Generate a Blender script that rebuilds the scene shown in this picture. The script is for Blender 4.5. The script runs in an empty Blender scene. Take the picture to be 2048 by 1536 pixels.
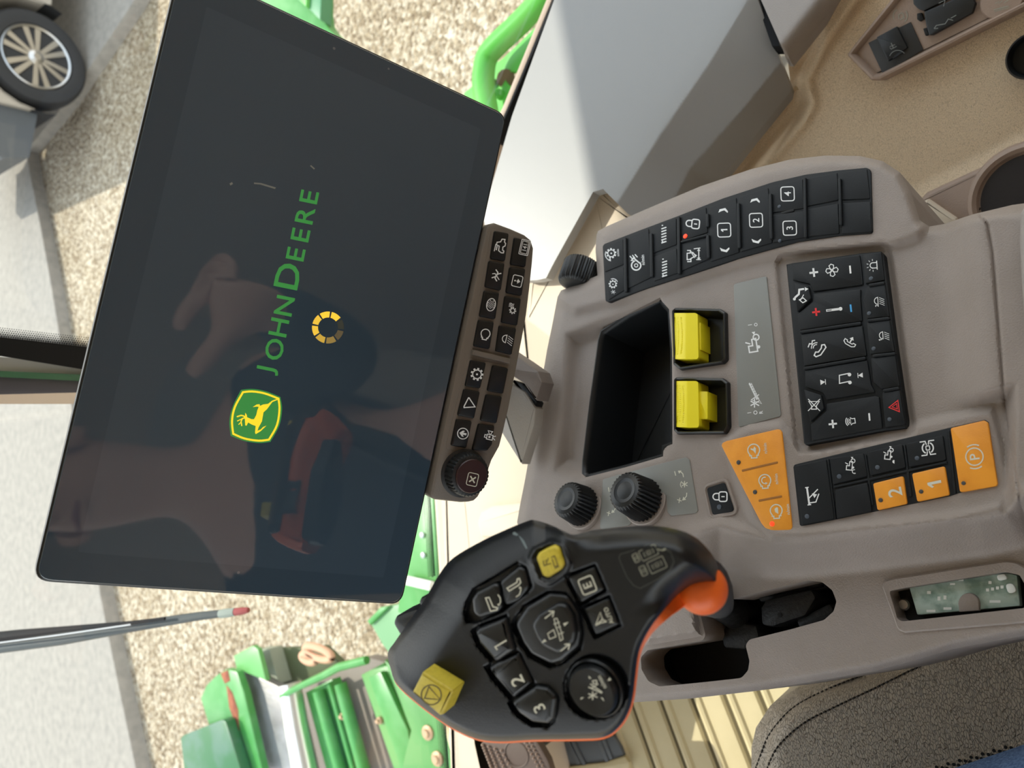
import bpy, math, random
import numpy as np
from mathutils import Vector, Matrix
from mathutils.geometry import delaunay_2d_cdt

random.seed(7)
rng = np.random.default_rng(7)
scene = bpy.context.scene
COL = scene.collection
PI = math.pi

# ------------------------------------------------------------------ camera
F = 1450.0                                   # focal length in pixels of a 2048 wide frame
PITCH, ROLL, YAW = math.radians(53), math.radians(6), math.radians(18)
CAM = np.array([0.0, 0.0, 2.6])              # 2.6 m above the yard, 1.0 m above the cab floor
up_c = np.array([-math.cos(PITCH)*math.cos(ROLL), -math.cos(PITCH)*math.sin(ROLL), -math.sin(PITCH)])
hd_c = np.array([0, 0, 1.0]) - up_c*up_c[2]; hd_c /= np.linalg.norm(hd_c)
rt_c = np.cross(hd_c, up_c)
HD = np.array([math.sin(YAW), math.cos(YAW), 0]); RT = np.array([math.cos(YAW), -math.sin(YAW), 0]); UP = np.array([0, 0, 1.0])
def W(v):                                    # camera axes (x right, y down, z away) -> world direction
    v = np.asarray(v, float)
    return np.dot(v, rt_c)*RT + np.dot(v, hd_c)*HD + np.dot(v, up_c)*UP
BX, BY, BZ = W((1, 0, 0)), W((0, 1, 0)), W((0, 0, 1))
def ray(x, y): return BZ + BX*((x-1024)/F) + BY*((y-768)/F)
def at(x, y, d): return CAM + ray(x, y)*d

cam_data = bpy.data.cameras.new('camera')
cam = bpy.data.objects.new('camera', cam_data); COL.objects.link(cam)
cam.matrix_world = Matrix(((BX[0], -BY[0], -BZ[0], CAM[0]), (BX[1], -BY[1], -BZ[1], CAM[1]),
                           (BX[2], -BY[2], -BZ[2], CAM[2]), (0, 0, 0, 1)))
cam_data.sensor_fit = 'HORIZONTAL'; cam_data.sensor_width = 36
cam_data.lens = F/2048*36
cam_data.clip_start = 0.01; cam_data.clip_end = 500
cam_data.dof.use_dof = True; cam_data.dof.focus_distance = 0.46; cam_data.dof.aperture_fstop = 11
scene.camera = cam

# ------------------------------------------------------------------ light
scene.view_settings.view_transform = 'Standard'
scene.view_settings.look = 'None'
scene.view_settings.gamma = 1
scene.view_settings.use_curve_mapping = False
scene.view_settings.exposure = 0.55
world = bpy.data.worlds.new('World'); scene.world = world; world.use_nodes = True
wn, wl = world.node_tree.nodes, world.node_tree.links
wn.clear()
wo = wn.new('ShaderNodeOutputWorld'); wb = wn.new('ShaderNodeBackground')
tc = wn.new('ShaderNodeTexCoord'); sx = wn.new('ShaderNodeSeparateXYZ'); cr = wn.new('ShaderNodeValToRGB')
cr.color_ramp.elements[0].position = 0.0; cr.color_ramp.elements[0].color = (1.0, 0.97, 0.93, 1)
cr.color_ramp.elements[1].position = 0.8; cr.color_ramp.elements[1].color = (0.72, 0.84, 1.0, 1)
wl.new(tc.outputs['Generated'], sx.inputs[0]); wl.new(sx.outputs['Z'], cr.inputs[0])
wl.new(cr.outputs[0], wb.inputs['Color']); wl.new(wb.outputs[0], wo.inputs[0])
wb.inputs['Strength'].default_value = 1.7
sun_data = bpy.data.lights.new('sun', 'SUN'); sun = bpy.data.objects.new('sun', sun_data); COL.objects.link(sun)
sun_data.energy = 3.6; sun_data.angle = math.radians(0.6); sun_data.color = (1.0, 0.95, 0.86)
SUN_AZ, SUN_EL = math.radians(22), math.radians(50)      # ahead of the machine, a little to the right
sdir = np.array([math.sin(SUN_AZ)*math.cos(SUN_EL), math.cos(SUN_AZ)*math.cos(SUN_EL), math.sin(SUN_EL)])
sun.rotation_euler = Vector(-sdir).to_track_quat('-Z', 'Y').to_euler()
sun.location = (3, 9, 12)

# ------------------------------------------------------------------ materials
def lin(c):
    c = [v/255.0 for v in c]
    return [v/12.92 if v <= 0.04045 else ((v+0.055)/1.055)**2.4 for v in c]
MATS = {}
def mat(name, rgb, rough=0.5, bump=None, var=None, metal=0.0, emit=0.0, spec=0.5, coat=0.0):
    """rgb in sRGB 0..255; bump=(scale, strength[, distance]); var=(scale, rgb2, lo, hi)"""
    m = bpy.data.materials.new(name); m.use_nodes = True
    n, l = m.node_tree.nodes, m.node_tree.links
    b = n['Principled BSDF']
    c = lin(rgb)+[1]
    b.inputs['Base Color'].default_value = c
    b.inputs['Roughness'].default_value = rough
    b.inputs['Metallic'].default_value = metal
    b.inputs['Specular IOR Level'].default_value = spec
    b.inputs['Coat Weight'].default_value = coat
    t = n.new('ShaderNodeTexCoord')
    if emit:
        b.inputs['Emission Color'].default_value = c; b.inputs['Emission Strength'].default_value = emit
    if var:
        nz = n.new('ShaderNodeTexNoise'); nz.inputs['Scale'].default_value = var[0]; nz.inputs['Detail'].default_value = 6
        r = n.new('ShaderNodeValToRGB')
        r.color_ramp.elements[0].position = var[2]; r.color_ramp.elements[0].color = c
        r.color_ramp.elements[1].position = var[3]; r.color_ramp.elements[1].color = lin(var[1])+[1]
        l.new(t.outputs['Object'], nz.inputs['Vector']); l.new(nz.outputs['Fac'], r.inputs[0]); l.new(r.outputs[0], b.inputs['Base Color'])
    if bump:
        nb = n.new('ShaderNodeTexNoise'); nb.inputs['Scale'].default_value = bump[0]; nb.inputs['Detail'].default_value = 3
        bp = n.new('ShaderNodeBump'); bp.inputs['Strength'].default_value = bump[1]
        bp.inputs['Distance'].default_value = bump[2] if len(bump) > 2 else 0.0009
        l.new(t.outputs['Object'], nb.inputs['Vector']); l.new(nb.outputs['Fac'], bp.inputs['Height']); l.new(bp.outputs[0], b.inputs['Normal'])
    MATS[name] = m
    return m
def leather(name, rgb, scale, strength):
    m = mat(name, rgb, 0.48)
    n, l = m.node_tree.nodes, m.node_tree.links
    t = n.new('ShaderNodeTexCoord')
    v = n.new('ShaderNodeTexVoronoi'); v.feature = 'DISTANCE_TO_EDGE'; v.inputs['Scale'].default_value = scale
    mp = n.new('ShaderNodeMapping'); mp.inputs['Scale'].default_value = (1, 2.4, 1); mp.inputs['Rotation'].default_value = (0, 0, 0.5)
    nz = n.new('ShaderNodeTexNoise'); nz.inputs['Scale'].default_value = scale*0.35; nz.inputs['Detail'].default_value = 3
    mx = n.new('ShaderNodeVectorMath'); mx.operation = 'MULTIPLY_ADD'; mx.inputs[1].default_value = (0.006, 0.006, 0.006)
    l.new(t.outputs['Object'], mp.inputs[0]); l.new(mp.outputs[0], mx.inputs[2]); l.new(nz.outputs['Color'], mx.inputs[0])
    l.new(t.outputs['Object'], nz.inputs['Vector']); l.new(mx.outputs[0], v.inputs['Vector'])
    r = n.new('ShaderNodeValToRGB'); r.color_ramp.elements[1].position = 0.12
    bp = n.new('ShaderNodeBump'); bp.inputs['Strength'].default_value = strength; bp.inputs['Distance'].default_value = 0.0022
    mc = n.new('ShaderNodeMix'); mc.data_type = 'RGBA'; mc.inputs[6].default_value = [x*0.62 for x in lin(rgb)]+[1]; mc.inputs[7].default_value = lin(rgb)+[1]  # crease shade is put into the colour, darker along the cell edges
    l.new(r.outputs[0], mc.inputs[0]); l.new(mc.outputs[2], n['Principled BSDF'].inputs['Base Color'])
    l.new(v.outputs['Distance'], r.inputs[0]); l.new(r.outputs[0], bp.inputs['Height']); l.new(bp.outputs[0], n['Principled BSDF'].inputs['Normal'])
    return m
taupe = mat('taupe_plastic', (142, 131, 124), 0.5, (1100, 0.35), (30, (136, 125, 117), 0.35, 0.65))
taupe_dark = mat('brown_taupe_plastic', (112, 101, 93), 0.5, (1100, 0.3))
bar_plastic = mat('bar_taupe_plastic', (108, 99, 90), 0.42, (1400, 0.15))
silver_taupe = mat('arm_silver_taupe', (158, 150, 140), 0.4, (1100, 0.3))
label_grey = mat('label_grey', (126, 126, 121), 0.42, (2500, 0.08))
rubber = mat('black_rubber', (17, 20, 23), 0.55, (1800, 0.1), (900, (21, 24, 27), 0.55, 0.75), spec=0.3)
rubber_soft = mat('black_soft_plastic', (22, 24, 26), 0.42, (1500, 0.12))
gloss_black = mat('black_satin_plastic', (20, 21, 22), 0.3)
handle_black = mat('handle_black', (15, 17, 21), 0.36, (1500, 0.12), spec=0.4)
handle_key = mat('handle_key_black', (18, 20, 22), 0.32, (1500, 0.05))
deep_black = mat('deep_black', (8, 8, 9), 0.7, (300, 0.2))
mech_black = mat('mechanism_black', (24, 24, 25), 0.6, (500, 0.5), (300, (40, 40, 41), 0.45, 0.7))
orange_key = mat('orange_keypad', (232, 152, 42), 0.45, (1500, 0.1), (60, (222, 142, 36), 0.4, 0.6))
orange_shell = mat('orange_shell', (236, 104, 30), 0.4, (1500, 0.1))
yellow = mat('yellow_plastic', (240, 222, 30), 0.42, (800, 0.05))
yellow_dull = mat('yellow_button', (206, 186, 58), 0.5, (900, 0.08), (500, (190, 170, 50), 0.45, 0.7))
white_ink = mat('white_print', (225, 226, 226), 0.6)
cream_ink = mat('cream_print', (205, 203, 186), 0.6)
grey_ink = mat('grey_print', (120, 122, 118), 0.6)
embossed = mat('embossed_line', (150, 150, 134), 0.5)
dark_ink = mat('dark_print', (88, 78, 40), 0.6)
red_ink = mat('red_print', (226, 44, 46), 0.6)
blue_ink = mat('blue_print', (64, 160, 220), 0.6)
led_off = mat('led_window_dark', (66, 74, 84), 0.5)
led_hole = mat('led_hole', (62, 60, 58), 0.5)
led_red = mat('led_red', (255, 62, 24), 0.4, emit=0.8)
maroon = mat('maroon_cap', (48, 24, 24), 0.38, (1500, 0.05))
tan = leather('tan_grained_plastic', (208, 183, 150), 520, 0.35)
tan_plain = mat('tan_plastic', (160, 138, 112), 0.55, (900, 0.3))
brown_plain = mat('brown_plastic', (150, 128, 112), 0.5, (900, 0.3))
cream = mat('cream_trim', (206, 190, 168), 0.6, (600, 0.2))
ledge_grey = mat('grey_ledge_plastic', (150, 149, 147), 0.36, (1300, 0.12))
seat_leather = leather('seat_leather', (182, 169, 152), 300, 0.7)
seat_welt = mat('seat_welt', (98, 89, 80), 0.5, (900, 0.3))
thread = mat('stitch_thread', (40, 35, 31), 0.8)
metal = mat('metal', (190, 188, 184), 0.3, metal=1.0)
chrome = mat('chrome', (245, 240, 232), 0.3, metal=1.0)
steel_dull = mat('worn_steel', (150, 148, 146), 0.42, (40, 0.4, 0.004), (9, (120, 116, 112), 0.4, 0.65), metal=0.5)
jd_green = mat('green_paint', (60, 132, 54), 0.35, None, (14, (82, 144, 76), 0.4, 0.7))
jd_green_dark = mat('green_paint_dark_box', (30, 92, 40), 0.4, None, (8, (62, 100, 74), 0.45, 0.6))  # darker green for the box on the harvester head
rust = mat('rust', (150, 84, 52), 0.8, (60, 0.4, 0.002), (25, (120, 60, 36), 0.4, 0.6))
screen_green = mat('screen_green', (50, 122, 58), 0.25, emit=0.5)
screen_yellow = mat('screen_yellow', (240, 206, 44), 0.25, emit=0.5)
spin = [mat('spinner_%s' % w, c, 0.25, emit=0.5) for w, c in (('bright', (240, 196, 60)), ('light', (222, 182, 62)), ('middle', (186, 152, 60)), ('dim', (134, 112, 60)), ('dark', (84, 74, 54)), ('faint', (48, 50, 44)))]
pcb = mat('frosted_cover', (176, 196, 186), 0.35, (200, 0.1), (90, (120, 146, 134), 0.45, 0.62))
pcb_white = mat('white_print_fuse', (226, 230, 226), 0.5)
denim = mat('denim', (64, 90, 128), 0.8, (900, 0.9, 0.0006), (500, (98, 124, 160), 0.4, 0.62))
shirt = mat('grey_shirt', (62, 64, 70), 0.9, (400, 0.6))
skin = mat('skin', (222, 176, 152), 0.5, (500, 0.2))
tyre = mat('tyre_rubber', (44, 44, 45), 0.8, (60, 0.4, 0.004))
arch = mat('arch_liner', (28, 28, 30), 0.8, (40, 0.3, 0.004))
car_paint = mat('car_paint', (168, 160, 148), 0.35)
gasket = mat('black_gasket', (13, 14, 17), 0.6, spec=0.2)
headliner = mat('headliner', (205, 200, 190), 0.9, (300, 0.4))
mat_grey = mat('grey_mat', (92, 96, 98), 0.6, (600, 0.3))
pedal_brown = mat('pedal_brown', (84, 68, 58), 0.6, (700, 0.3))
cable_white = mat('pale_cable', (190, 184, 150), 0.5)

def screen_mat():
    m = mat('screen_glass', (50, 66, 80), 0.03, spec=0.9)
    n, l = m.node_tree.nodes, m.node_tree.links
    t = n.new('ShaderNodeTexCoord'); v = n.new('ShaderNodeTexVoronoi'); v.inputs['Scale'].default_value = 60
    nz = n.new('ShaderNodeTexNoise'); nz.inputs['Scale'].default_value = 7
    ma = n.new('ShaderNodeMath'); ma.operation = 'LESS_THAN'; ma.inputs[1].default_value = 0.05
    mb = n.new('ShaderNodeMath'); mb.operation = 'GREATER_THAN'; mb.inputs[1].default_value = 0.55
    mc = n.new('ShaderNodeMath'); mc.operation = 'MULTIPLY'
    mx = n.new('ShaderNodeMix'); mx.data_type = 'RGBA'
    mx.inputs[6].default_value = lin((50, 66, 80))+[1]; mx.inputs[7].default_value = lin((96, 102, 108))+[1]
    l.new(t.outputs['Object'], v.inputs['Vector']); l.new(t.outputs['Object'], nz.inputs['Vector'])
    l.new(v.outputs['Distance'], ma.inputs[0]); l.new(nz.outputs['Fac'], mb.inputs[0])
    l.new(ma.outputs[0], mc.inputs[0]); l.new(mb.outputs[0], mc.inputs[1]); l.new(mc.outputs[0], mx.inputs[0])
    l.new(mx.outputs[2], n['Principled BSDF'].inputs['Base Color'])
    return m
screen_glass = screen_mat()
def glass_mat():
    m = bpy.data.materials.new('window_glass'); m.use_nodes = True
    n, l = m.node_tree.nodes, m.node_tree.links; n.clear()
    o = n.new('ShaderNodeOutputMaterial'); mx = n.new('ShaderNodeMixShader'); tr = n.new('ShaderNodeBsdfTransparent'); g = n.new('ShaderNodeBsdfGlossy')
    lw = n.new('ShaderNodeLayerWeight'); lw.inputs[0].default_value = 0.5; g.inputs['Roughness'].default_value = 0.01
    pw = n.new('ShaderNodeMath'); pw.operation = 'POWER'; pw.inputs[1].default_value = 5.0
    fr = n.new('ShaderNodeMath'); fr.operation = 'MULTIPLY_ADD'; fr.inputs[1].default_value = 0.7; fr.inputs[2].default_value = 0.03
    l.new(lw.outputs['Facing'], pw.inputs[0]); l.new(pw.outputs[0], fr.inputs[0])
    tr.inputs[0].default_value = (0.97, 0.985, 0.975, 1)
    l.new(fr.outputs[0], mx.inputs[0]); l.new(tr.outputs[0], mx.inputs[1]); l.new(g.outputs[0], mx.inputs[2]); l.new(mx.outputs[0], o.inputs[0])
    return m
window_glass = glass_mat()
def gravel_mat():
    m = mat('gravel', (200, 184, 156), 0.95)
    n, l = m.node_tree.nodes, m.node_tree.links
    t = n.new('ShaderNodeTexCoord')
    v = n.new('ShaderNodeTexVoronoi'); v.inputs['Scale'].default_value = 52; v.inputs['Randomness'].default_value = 1
    nz = n.new('ShaderNodeTexNoise'); nz.inputs['Scale'].default_value = 1.3; nz.inputs['Detail'].default_value = 5
    r = n.new('ShaderNodeValToRGB'); e = r.color_ramp.elements
    e[0].position = 0.0; e[0].color = lin((118, 100, 76))+[1]; e[1].position = 1.0; e[1].color = lin((206, 194, 172))+[1]
    k = e.new(0.45); k.color = lin((162, 145, 118))+[1]
    sp = n.new('ShaderNodeSeparateColor')
    l.new(t.outputs['Object'], v.inputs['Vector']); l.new(t.outputs['Object'], nz.inputs['Vector'])
    l.new(v.outputs['Color'], sp.inputs[0]); l.new(sp.outputs[0], r.inputs[0])
    mx = n.new('ShaderNodeMix'); mx.data_type = 'RGBA'; mx.blend_type = 'MULTIPLY'; mx.inputs[0].default_value = 0.45
    r2 = n.new('ShaderNodeValToRGB'); r2.color_ramp.elements[0].position = 0.35; r2.color_ramp.elements[0].color = (0.62, 0.55, 0.42, 1)
    r2.color_ramp.elements[1].position = 0.6; r2.color_ramp.elements[1].color = (1, 1, 1, 1)
    l.new(nz.outputs['Fac'], r2.inputs[0]); l.new(r.outputs[0], mx.inputs[6]); l.new(r2.outputs[0], mx.inputs[7])
    l.new(mx.outputs[2], n['Principled BSDF'].inputs['Base Color'])
    bp = n.new('ShaderNodeBump'); bp.inputs['Strength'].default_value = 1.0; bp.inputs['Distance'].default_value = 0.02; bp.invert = True
    l.new(v.outputs['Distance'], bp.inputs['Height']); l.new(bp.outputs[0], n['Principled BSDF'].inputs['Normal'])
    return m
gravel = gravel_mat()
concrete = mat('concrete', (150, 143, 132), 0.9, (60, 0.5, 0.004), (16, (132, 126, 117), 0.35, 0.7))

# ------------------------------------------------------------------ mesh helpers
WLOC = {}
class MB:
    def __init__(s): s.v = []; s.f = []; s.m = []
    def add(s, vs, fs, mi=0):
        o = len(s.v); s.v.extend([tuple(p) for p in vs]); s.f.extend([tuple(i+o for i in f) for f in fs]); s.m.extend([mi]*len(fs)); return s
    def build(s, name, mats, parent=None, sharp=35, label=None, kind=None, smooth=True):
        if not isinstance(mats, (list, tuple)): mats = [mats]
        V = np.array(s.v, float); c = (V.max(0)+V.min(0))/2
        me = bpy.data.meshes.new(name); me.from_pydata((V-c).tolist(), [], s.f)
        for m in mats: me.materials.append(m)
        me.polygons.foreach_set('material_index', s.m)
        if smooth:
            me.polygons.foreach_set('use_smooth', [True]*len(s.f)); me.set_sharp_from_angle(angle=math.radians(sharp))
        me.update()
        o = bpy.data.objects.new(name, me); COL.objects.link(o)
        WLOC[o] = c
        if parent is not None:
            o.parent = parent; o.location = Vector(c-WLOC[parent])
        else: o.location = Vector(c)
        if label: o['label'] = label
        if kind: o['kind'] = kind
        return o
def thing(name, loc, label, cat, group=None):
    o = bpy.data.objects.new(name, None); COL.objects.link(o); o.location = Vector(loc); WLOC[o] = np.array(loc, float)
    o.empty_display_size = 0.02; o['label'] = label; o['category'] = cat
    if group: o['group'] = group
    return o
def tag(o, label, cat, group=None):
    o['label'] = label; o['category'] = cat
    if group: o['group'] = group
    return o

class Frame:
    """a plane in the world: o + u*U + v*V + k*N.  U is the reading direction (right for the driver)."""
    def __init__(s, o, n, u):
        s.o = np.array(o, float); s.N = np.array(n, float)/np.linalg.norm(n)
        u = np.array(u, float); u = u-np.dot(u, s.N)*s.N; s.U = u/np.linalg.norm(u); s.V = np.cross(s.N, s.U)
    def uv(s, x, y, k=0.0):
        d = ray(x, y); t = np.dot(s.o+s.N*k-CAM, s.N)/np.dot(d, s.N)
        q = CAM+d*t-s.o
        return np.array([np.dot(q, s.U), np.dot(q, s.V)])
    def hit(s, x, y, k=0.0):
        d = ray(x, y); t = np.dot(s.o+s.N*k-CAM, s.N)/np.dot(d, s.N)
        return CAM+d*t
    def P(s, u, v, k=0.0): return s.o+s.U*u+s.V*v+s.N*k
    def hits(s, xy, k):
        xy = np.asarray(xy, float); k = np.broadcast_to(np.asarray(k, float), (len(xy),))
        D = BZ[None]+BX[None]*((xy[:, 0:1]-1024)/F)+BY[None]*((xy[:, 1:2]-768)/F)
        t = (np.dot(s.o-CAM, s.N)+k)/(D@s.N)
        return CAM[None]+D*t[:, None]
def plane_px(x, y, d, n_c):                    # a frame through the point seen at (x, y), n_c its normal in camera axes
    return Frame(at(x, y, d), W(n_c), -BY)
def flat(z, x=1024, y=768): return Frame(np.array([0, 0, z]), UP, RT)

def area(p): p = np.asarray(p); return 0.5*np.sum(p[:, 0]*np.roll(p[:, 1], -1)-np.roll(p[:, 0], -1)*p[:, 1])
def ccw(p): p = np.asarray(p, float); return p if area(p) > 0 else p[::-1]
def rounded(p, r, n=5):
    p = np.asarray(p, float); N = len(p); out = []
    if np.isscalar(r): r = [r]*N
    for i in range(N):
        a, b, c = p[i-1], p[i], p[(i+1) % N]
        d1, d2 = a-b, c-b; l1, l2 = np.linalg.norm(d1), np.linalg.norm(d2)
        if r[i] <= 0 or l1 < 1e-9 or l2 < 1e-9: out.append(b); continue
        d1 /= l1; d2 /= l2; ang = math.acos(max(-1, min(1, float(np.dot(d1, d2)))))
        if ang > PI-0.15: out.append(b); continue
        t = min(r[i]/math.tan(ang/2), l1*0.48, l2*0.48); rr = t*math.tan(ang/2)
        p1, p2 = b+d1*t, b+d2*t
        for j in range(n+1):
            w = j/n; q = (1-w)**2*p1+2*w*(1-w)*b+w*w*p2
            out.append(q)
    return np.array(out)
def inset(p, d):
    p = np.asarray(p, float); a, c = np.roll(p, 1, 0), np.roll(p, -1, 0)
    e1 = p-a; e2 = c-p
    e1 /= np.maximum(np.linalg.norm(e1, axis=1, keepdims=True), 1e-9); e2 /= np.maximum(np.linalg.norm(e2, axis=1, keepdims=True), 1e-9)
    n1 = np.stack([-e1[:, 1], e1[:, 0]], 1); n2 = np.stack([-e2[:, 1], e2[:, 0]], 1)
    m = n1+n2; L = np.maximum((m*n1).sum(1, keepdims=True), 0.5)
    return p+m/L*d
def spline(pts, n=6, closed=False):
    p = np.asarray(pts, float); N = len(p); out = []
    for i in range(N if closed else N-1):
        p0 = p[i-1] if (closed or i > 0) else p[i]; p1 = p[i]; p2 = p[(i+1) % N]; p3 = p[(i+2) % N] if (closed or i+2 < N) else p2
        for j in range(n):
            t = j/n; out.append(0.5*((2*p1)+(-p0+p2)*t+(2*p0-5*p1+4*p2-p3)*t*t+(-p0+3*p1-3*p2+p3)*t**3))
    if not closed: out.append(p[-1])
    return np.array(out)
def prism_uv(mb, fr, poly, k0, k1, bev=0.0, mi=0, seg=2, bottom=False, kf=None):
    poly = ccw(poly); n = len(poly); rings = [(0, k0), (0, k1-bev)]
    if bev > 0:
        for j in range(1, seg+1):
            a = j/seg*PI/2; rings.append((bev*(1-math.cos(a)), k1-bev+bev*math.sin(a)))
    vs, fs = [], []
    for d, k in rings:
        q = inset(poly, d) if d > 0 else poly
        vs += [fr.P(u, v, k) for u, v in q]
    for r in range(len(rings)-1):
        for i in range(n):
            j = (i+1) % n; fs.append((r*n+i, r*n+j, (r+1)*n+j, (r+1)*n+i))
    fs.append(tuple(range((len(rings)-1)*n, len(rings)*n)))
    if bottom: fs.append(tuple(reversed(range(n))))
    mb.add(vs, fs, mi)
    return mb
def prism(mb, fr, px, k0, k1, bev=0.0, r=0.0, mi=0, seg=2, bottom=False):
    poly = ccw([fr.uv(x, y, k1) for x, y in px])
    if (not np.isscalar(r)) or r > 0:
        if not np.isscalar(r) and area([fr.uv(x, y, k1) for x, y in px]) < 0: r = list(r)[::-1]
        poly = rounded(poly, r)
    return prism_uv(mb, fr, poly, k0, k1, bev, mi, seg, bottom)
def tray_uv(mb, fr, poly, k_top, k_bot, mi=0, taper=0.0, floor_mi=None):        # an open recess: walls and a floor
    poly = ccw(poly); n = len(poly); q = inset(poly, taper) if taper else poly
    vs = [fr.P(u, v, k_top) for u, v in poly]+[fr.P(u, v, k_bot) for u, v in q]
    mb.add(vs, [((i+1) % n, i, n+i, n+(i+1) % n) for i in range(n)], mi)
    mb.add([fr.P(u, v, k_bot) for u, v in q], [tuple(range(n))], mi if floor_mi is None else floor_mi)
def lathe(mb, o, ax, prof, n=48, mi=0, ref=None, ridge=None):
    """prof: (radius, height) pairs along ax from point o; ridge=(count, depth, i0, i1) flutes rings i0..i1"""
    ax = np.asarray(ax, float)/np.linalg.norm(ax)
    ref = np.asarray(ref if ref is not None else (BY if abs(np.dot(ax, BY)) < .9 else BX), float)
    u = ref-np.dot(ref, ax)*ax; u /= np.linalg.norm(u); w = np.cross(ax, u)
    vs, fs = [], []
    for ri, (r, h) in enumerate(prof):
        for i in range(n):
            a = 2*PI*i/n; rr = r
            if ridge and ridge[2] <= ri <= ridge[3]: rr = r-ridge[1]*(0.5+0.5*math.cos(ridge[0]*a))
            vs.append(np.asarray(o)+ax*h+(u*math.cos(a)+w*math.sin(a))*rr)
    for r in range(len(prof)-1):
        for i in range(n):
            j = (i+1) % n; fs.append((r*n+i, r*n+j, (r+1)*n+j, (r+1)*n+i))
    if prof[-1][0] > 1e-6: fs.append(tuple(range((len(prof)-1)*n, len(prof)*n)))
    if prof[0][0] > 1e-6: fs.append(tuple(reversed(range(n))))
    mb.add(vs, fs, mi)
def tube(mb, pts, r, n=12, mi=0, cap=True):
    pts = np.asarray(pts, float); N = len(pts); r = np.broadcast_to(np.asarray(r, float), (N,))
    T = np.gradient(pts, axis=0); T /= np.linalg.norm(T, axis=1, keepdims=True)
    ref = np.array([0, 0, 1.0]) if abs(T[0][2]) < .9 else np.array([1.0, 0, 0])
    vs, fs = [], []; u = np.cross(T[0], ref); u /= np.linalg.norm(u)
    for i in range(N):
        u = u-np.dot(u, T[i])*T[i]; u /= np.linalg.norm(u); w = np.cross(T[i], u)
        for j in range(n):
            a = 2*PI*j/n; vs.append(pts[i]+(u*math.cos(a)+w*math.sin(a))*r[i])
    for i in range(N-1):
        for j in range(n):
            k = (j+1) % n; fs.append((i*n+j, i*n+k, (i+1)*n+k, (i+1)*n+j))
    if cap: fs += [tuple(reversed(range(n))), tuple(range((N-1)*n, N*n))]
    mb.add(vs, fs, mi)
def box(mb, p0, p1, mi=0):
    x0, y0, z0 = p0; x1, y1, z1 = p1
    v = [(x0, y0, z0), (x1, y0, z0), (x1, y1, z0), (x0, y1, z0), (x0, y0, z1), (x1, y0, z1), (x1, y1, z1), (x0, y1, z1)]
    mb.add(v, [(3, 2, 1, 0), (4, 5, 6, 7), (0, 1, 5, 4), (1, 2, 6, 5), (2, 3, 7, 6), (3, 0, 4, 7)], mi)
def slab(mb, quad, th, mi=0):                    # a plate: four (or more) world points, thickened by vector th
    q = [np.asarray(p, float) for p in quad]; n = len(q); th = np.asarray(th, float)
    mb.add(q+[p+th for p in q], [tuple(range(n)), tuple(reversed(range(n, 2*n)))]+[(i, n+i, n+(i+1) % n, (i+1) % n) for i in range(n)], mi)

# signed distance of pixel points to a polygon (positive inside) and to a polyline
def seg_d(P, a, b):
    ab = b-a; t = np.clip(((P-a)@ab)/max(ab@ab, 1e-12), 0, 1); return np.linalg.norm(P-(a+t[:, None]*ab), axis=1)
def line_d(P, pl):
    pl = np.asarray(pl, float); d = np.full(len(P), 1e9)
    for i in range(len(pl)-1): d = np.minimum(d, seg_d(P, pl[i], pl[i+1]))
    return d
def inside(P, poly):
    poly = np.asarray(poly, float); c = np.zeros(len(P), bool); x, y = P[:, 0], P[:, 1]
    for i in range(len(poly)):
        (x1, y1), (x2, y2) = poly[i-1], poly[i]
        if y1 == y2: continue
        m = ((y1 > y) != (y2 > y)) & (x < (x2-x1)*(y-y1)/(y2-y1)+x1); c ^= m
    return c
def sdf(P, poly):
    poly = np.asarray(poly, float); d = line_d(P, np.vstack([poly, poly[:1]])); return np.where(inside(P, poly), d, -d)
def sstep(t): t = np.clip(t, 0, 1); return t*t*(3-2*t)
def resample(poly, step):
    poly = np.asarray(poly, float); out = []
    for i in range(len(poly)):
        a, b = poly[i], poly[(i+1) % len(poly)]; n = max(1, int(np.linalg.norm(b-a)/step))
        out += [a+(b-a)*j/n for j in range(n)]
    return np.array(out)
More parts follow.
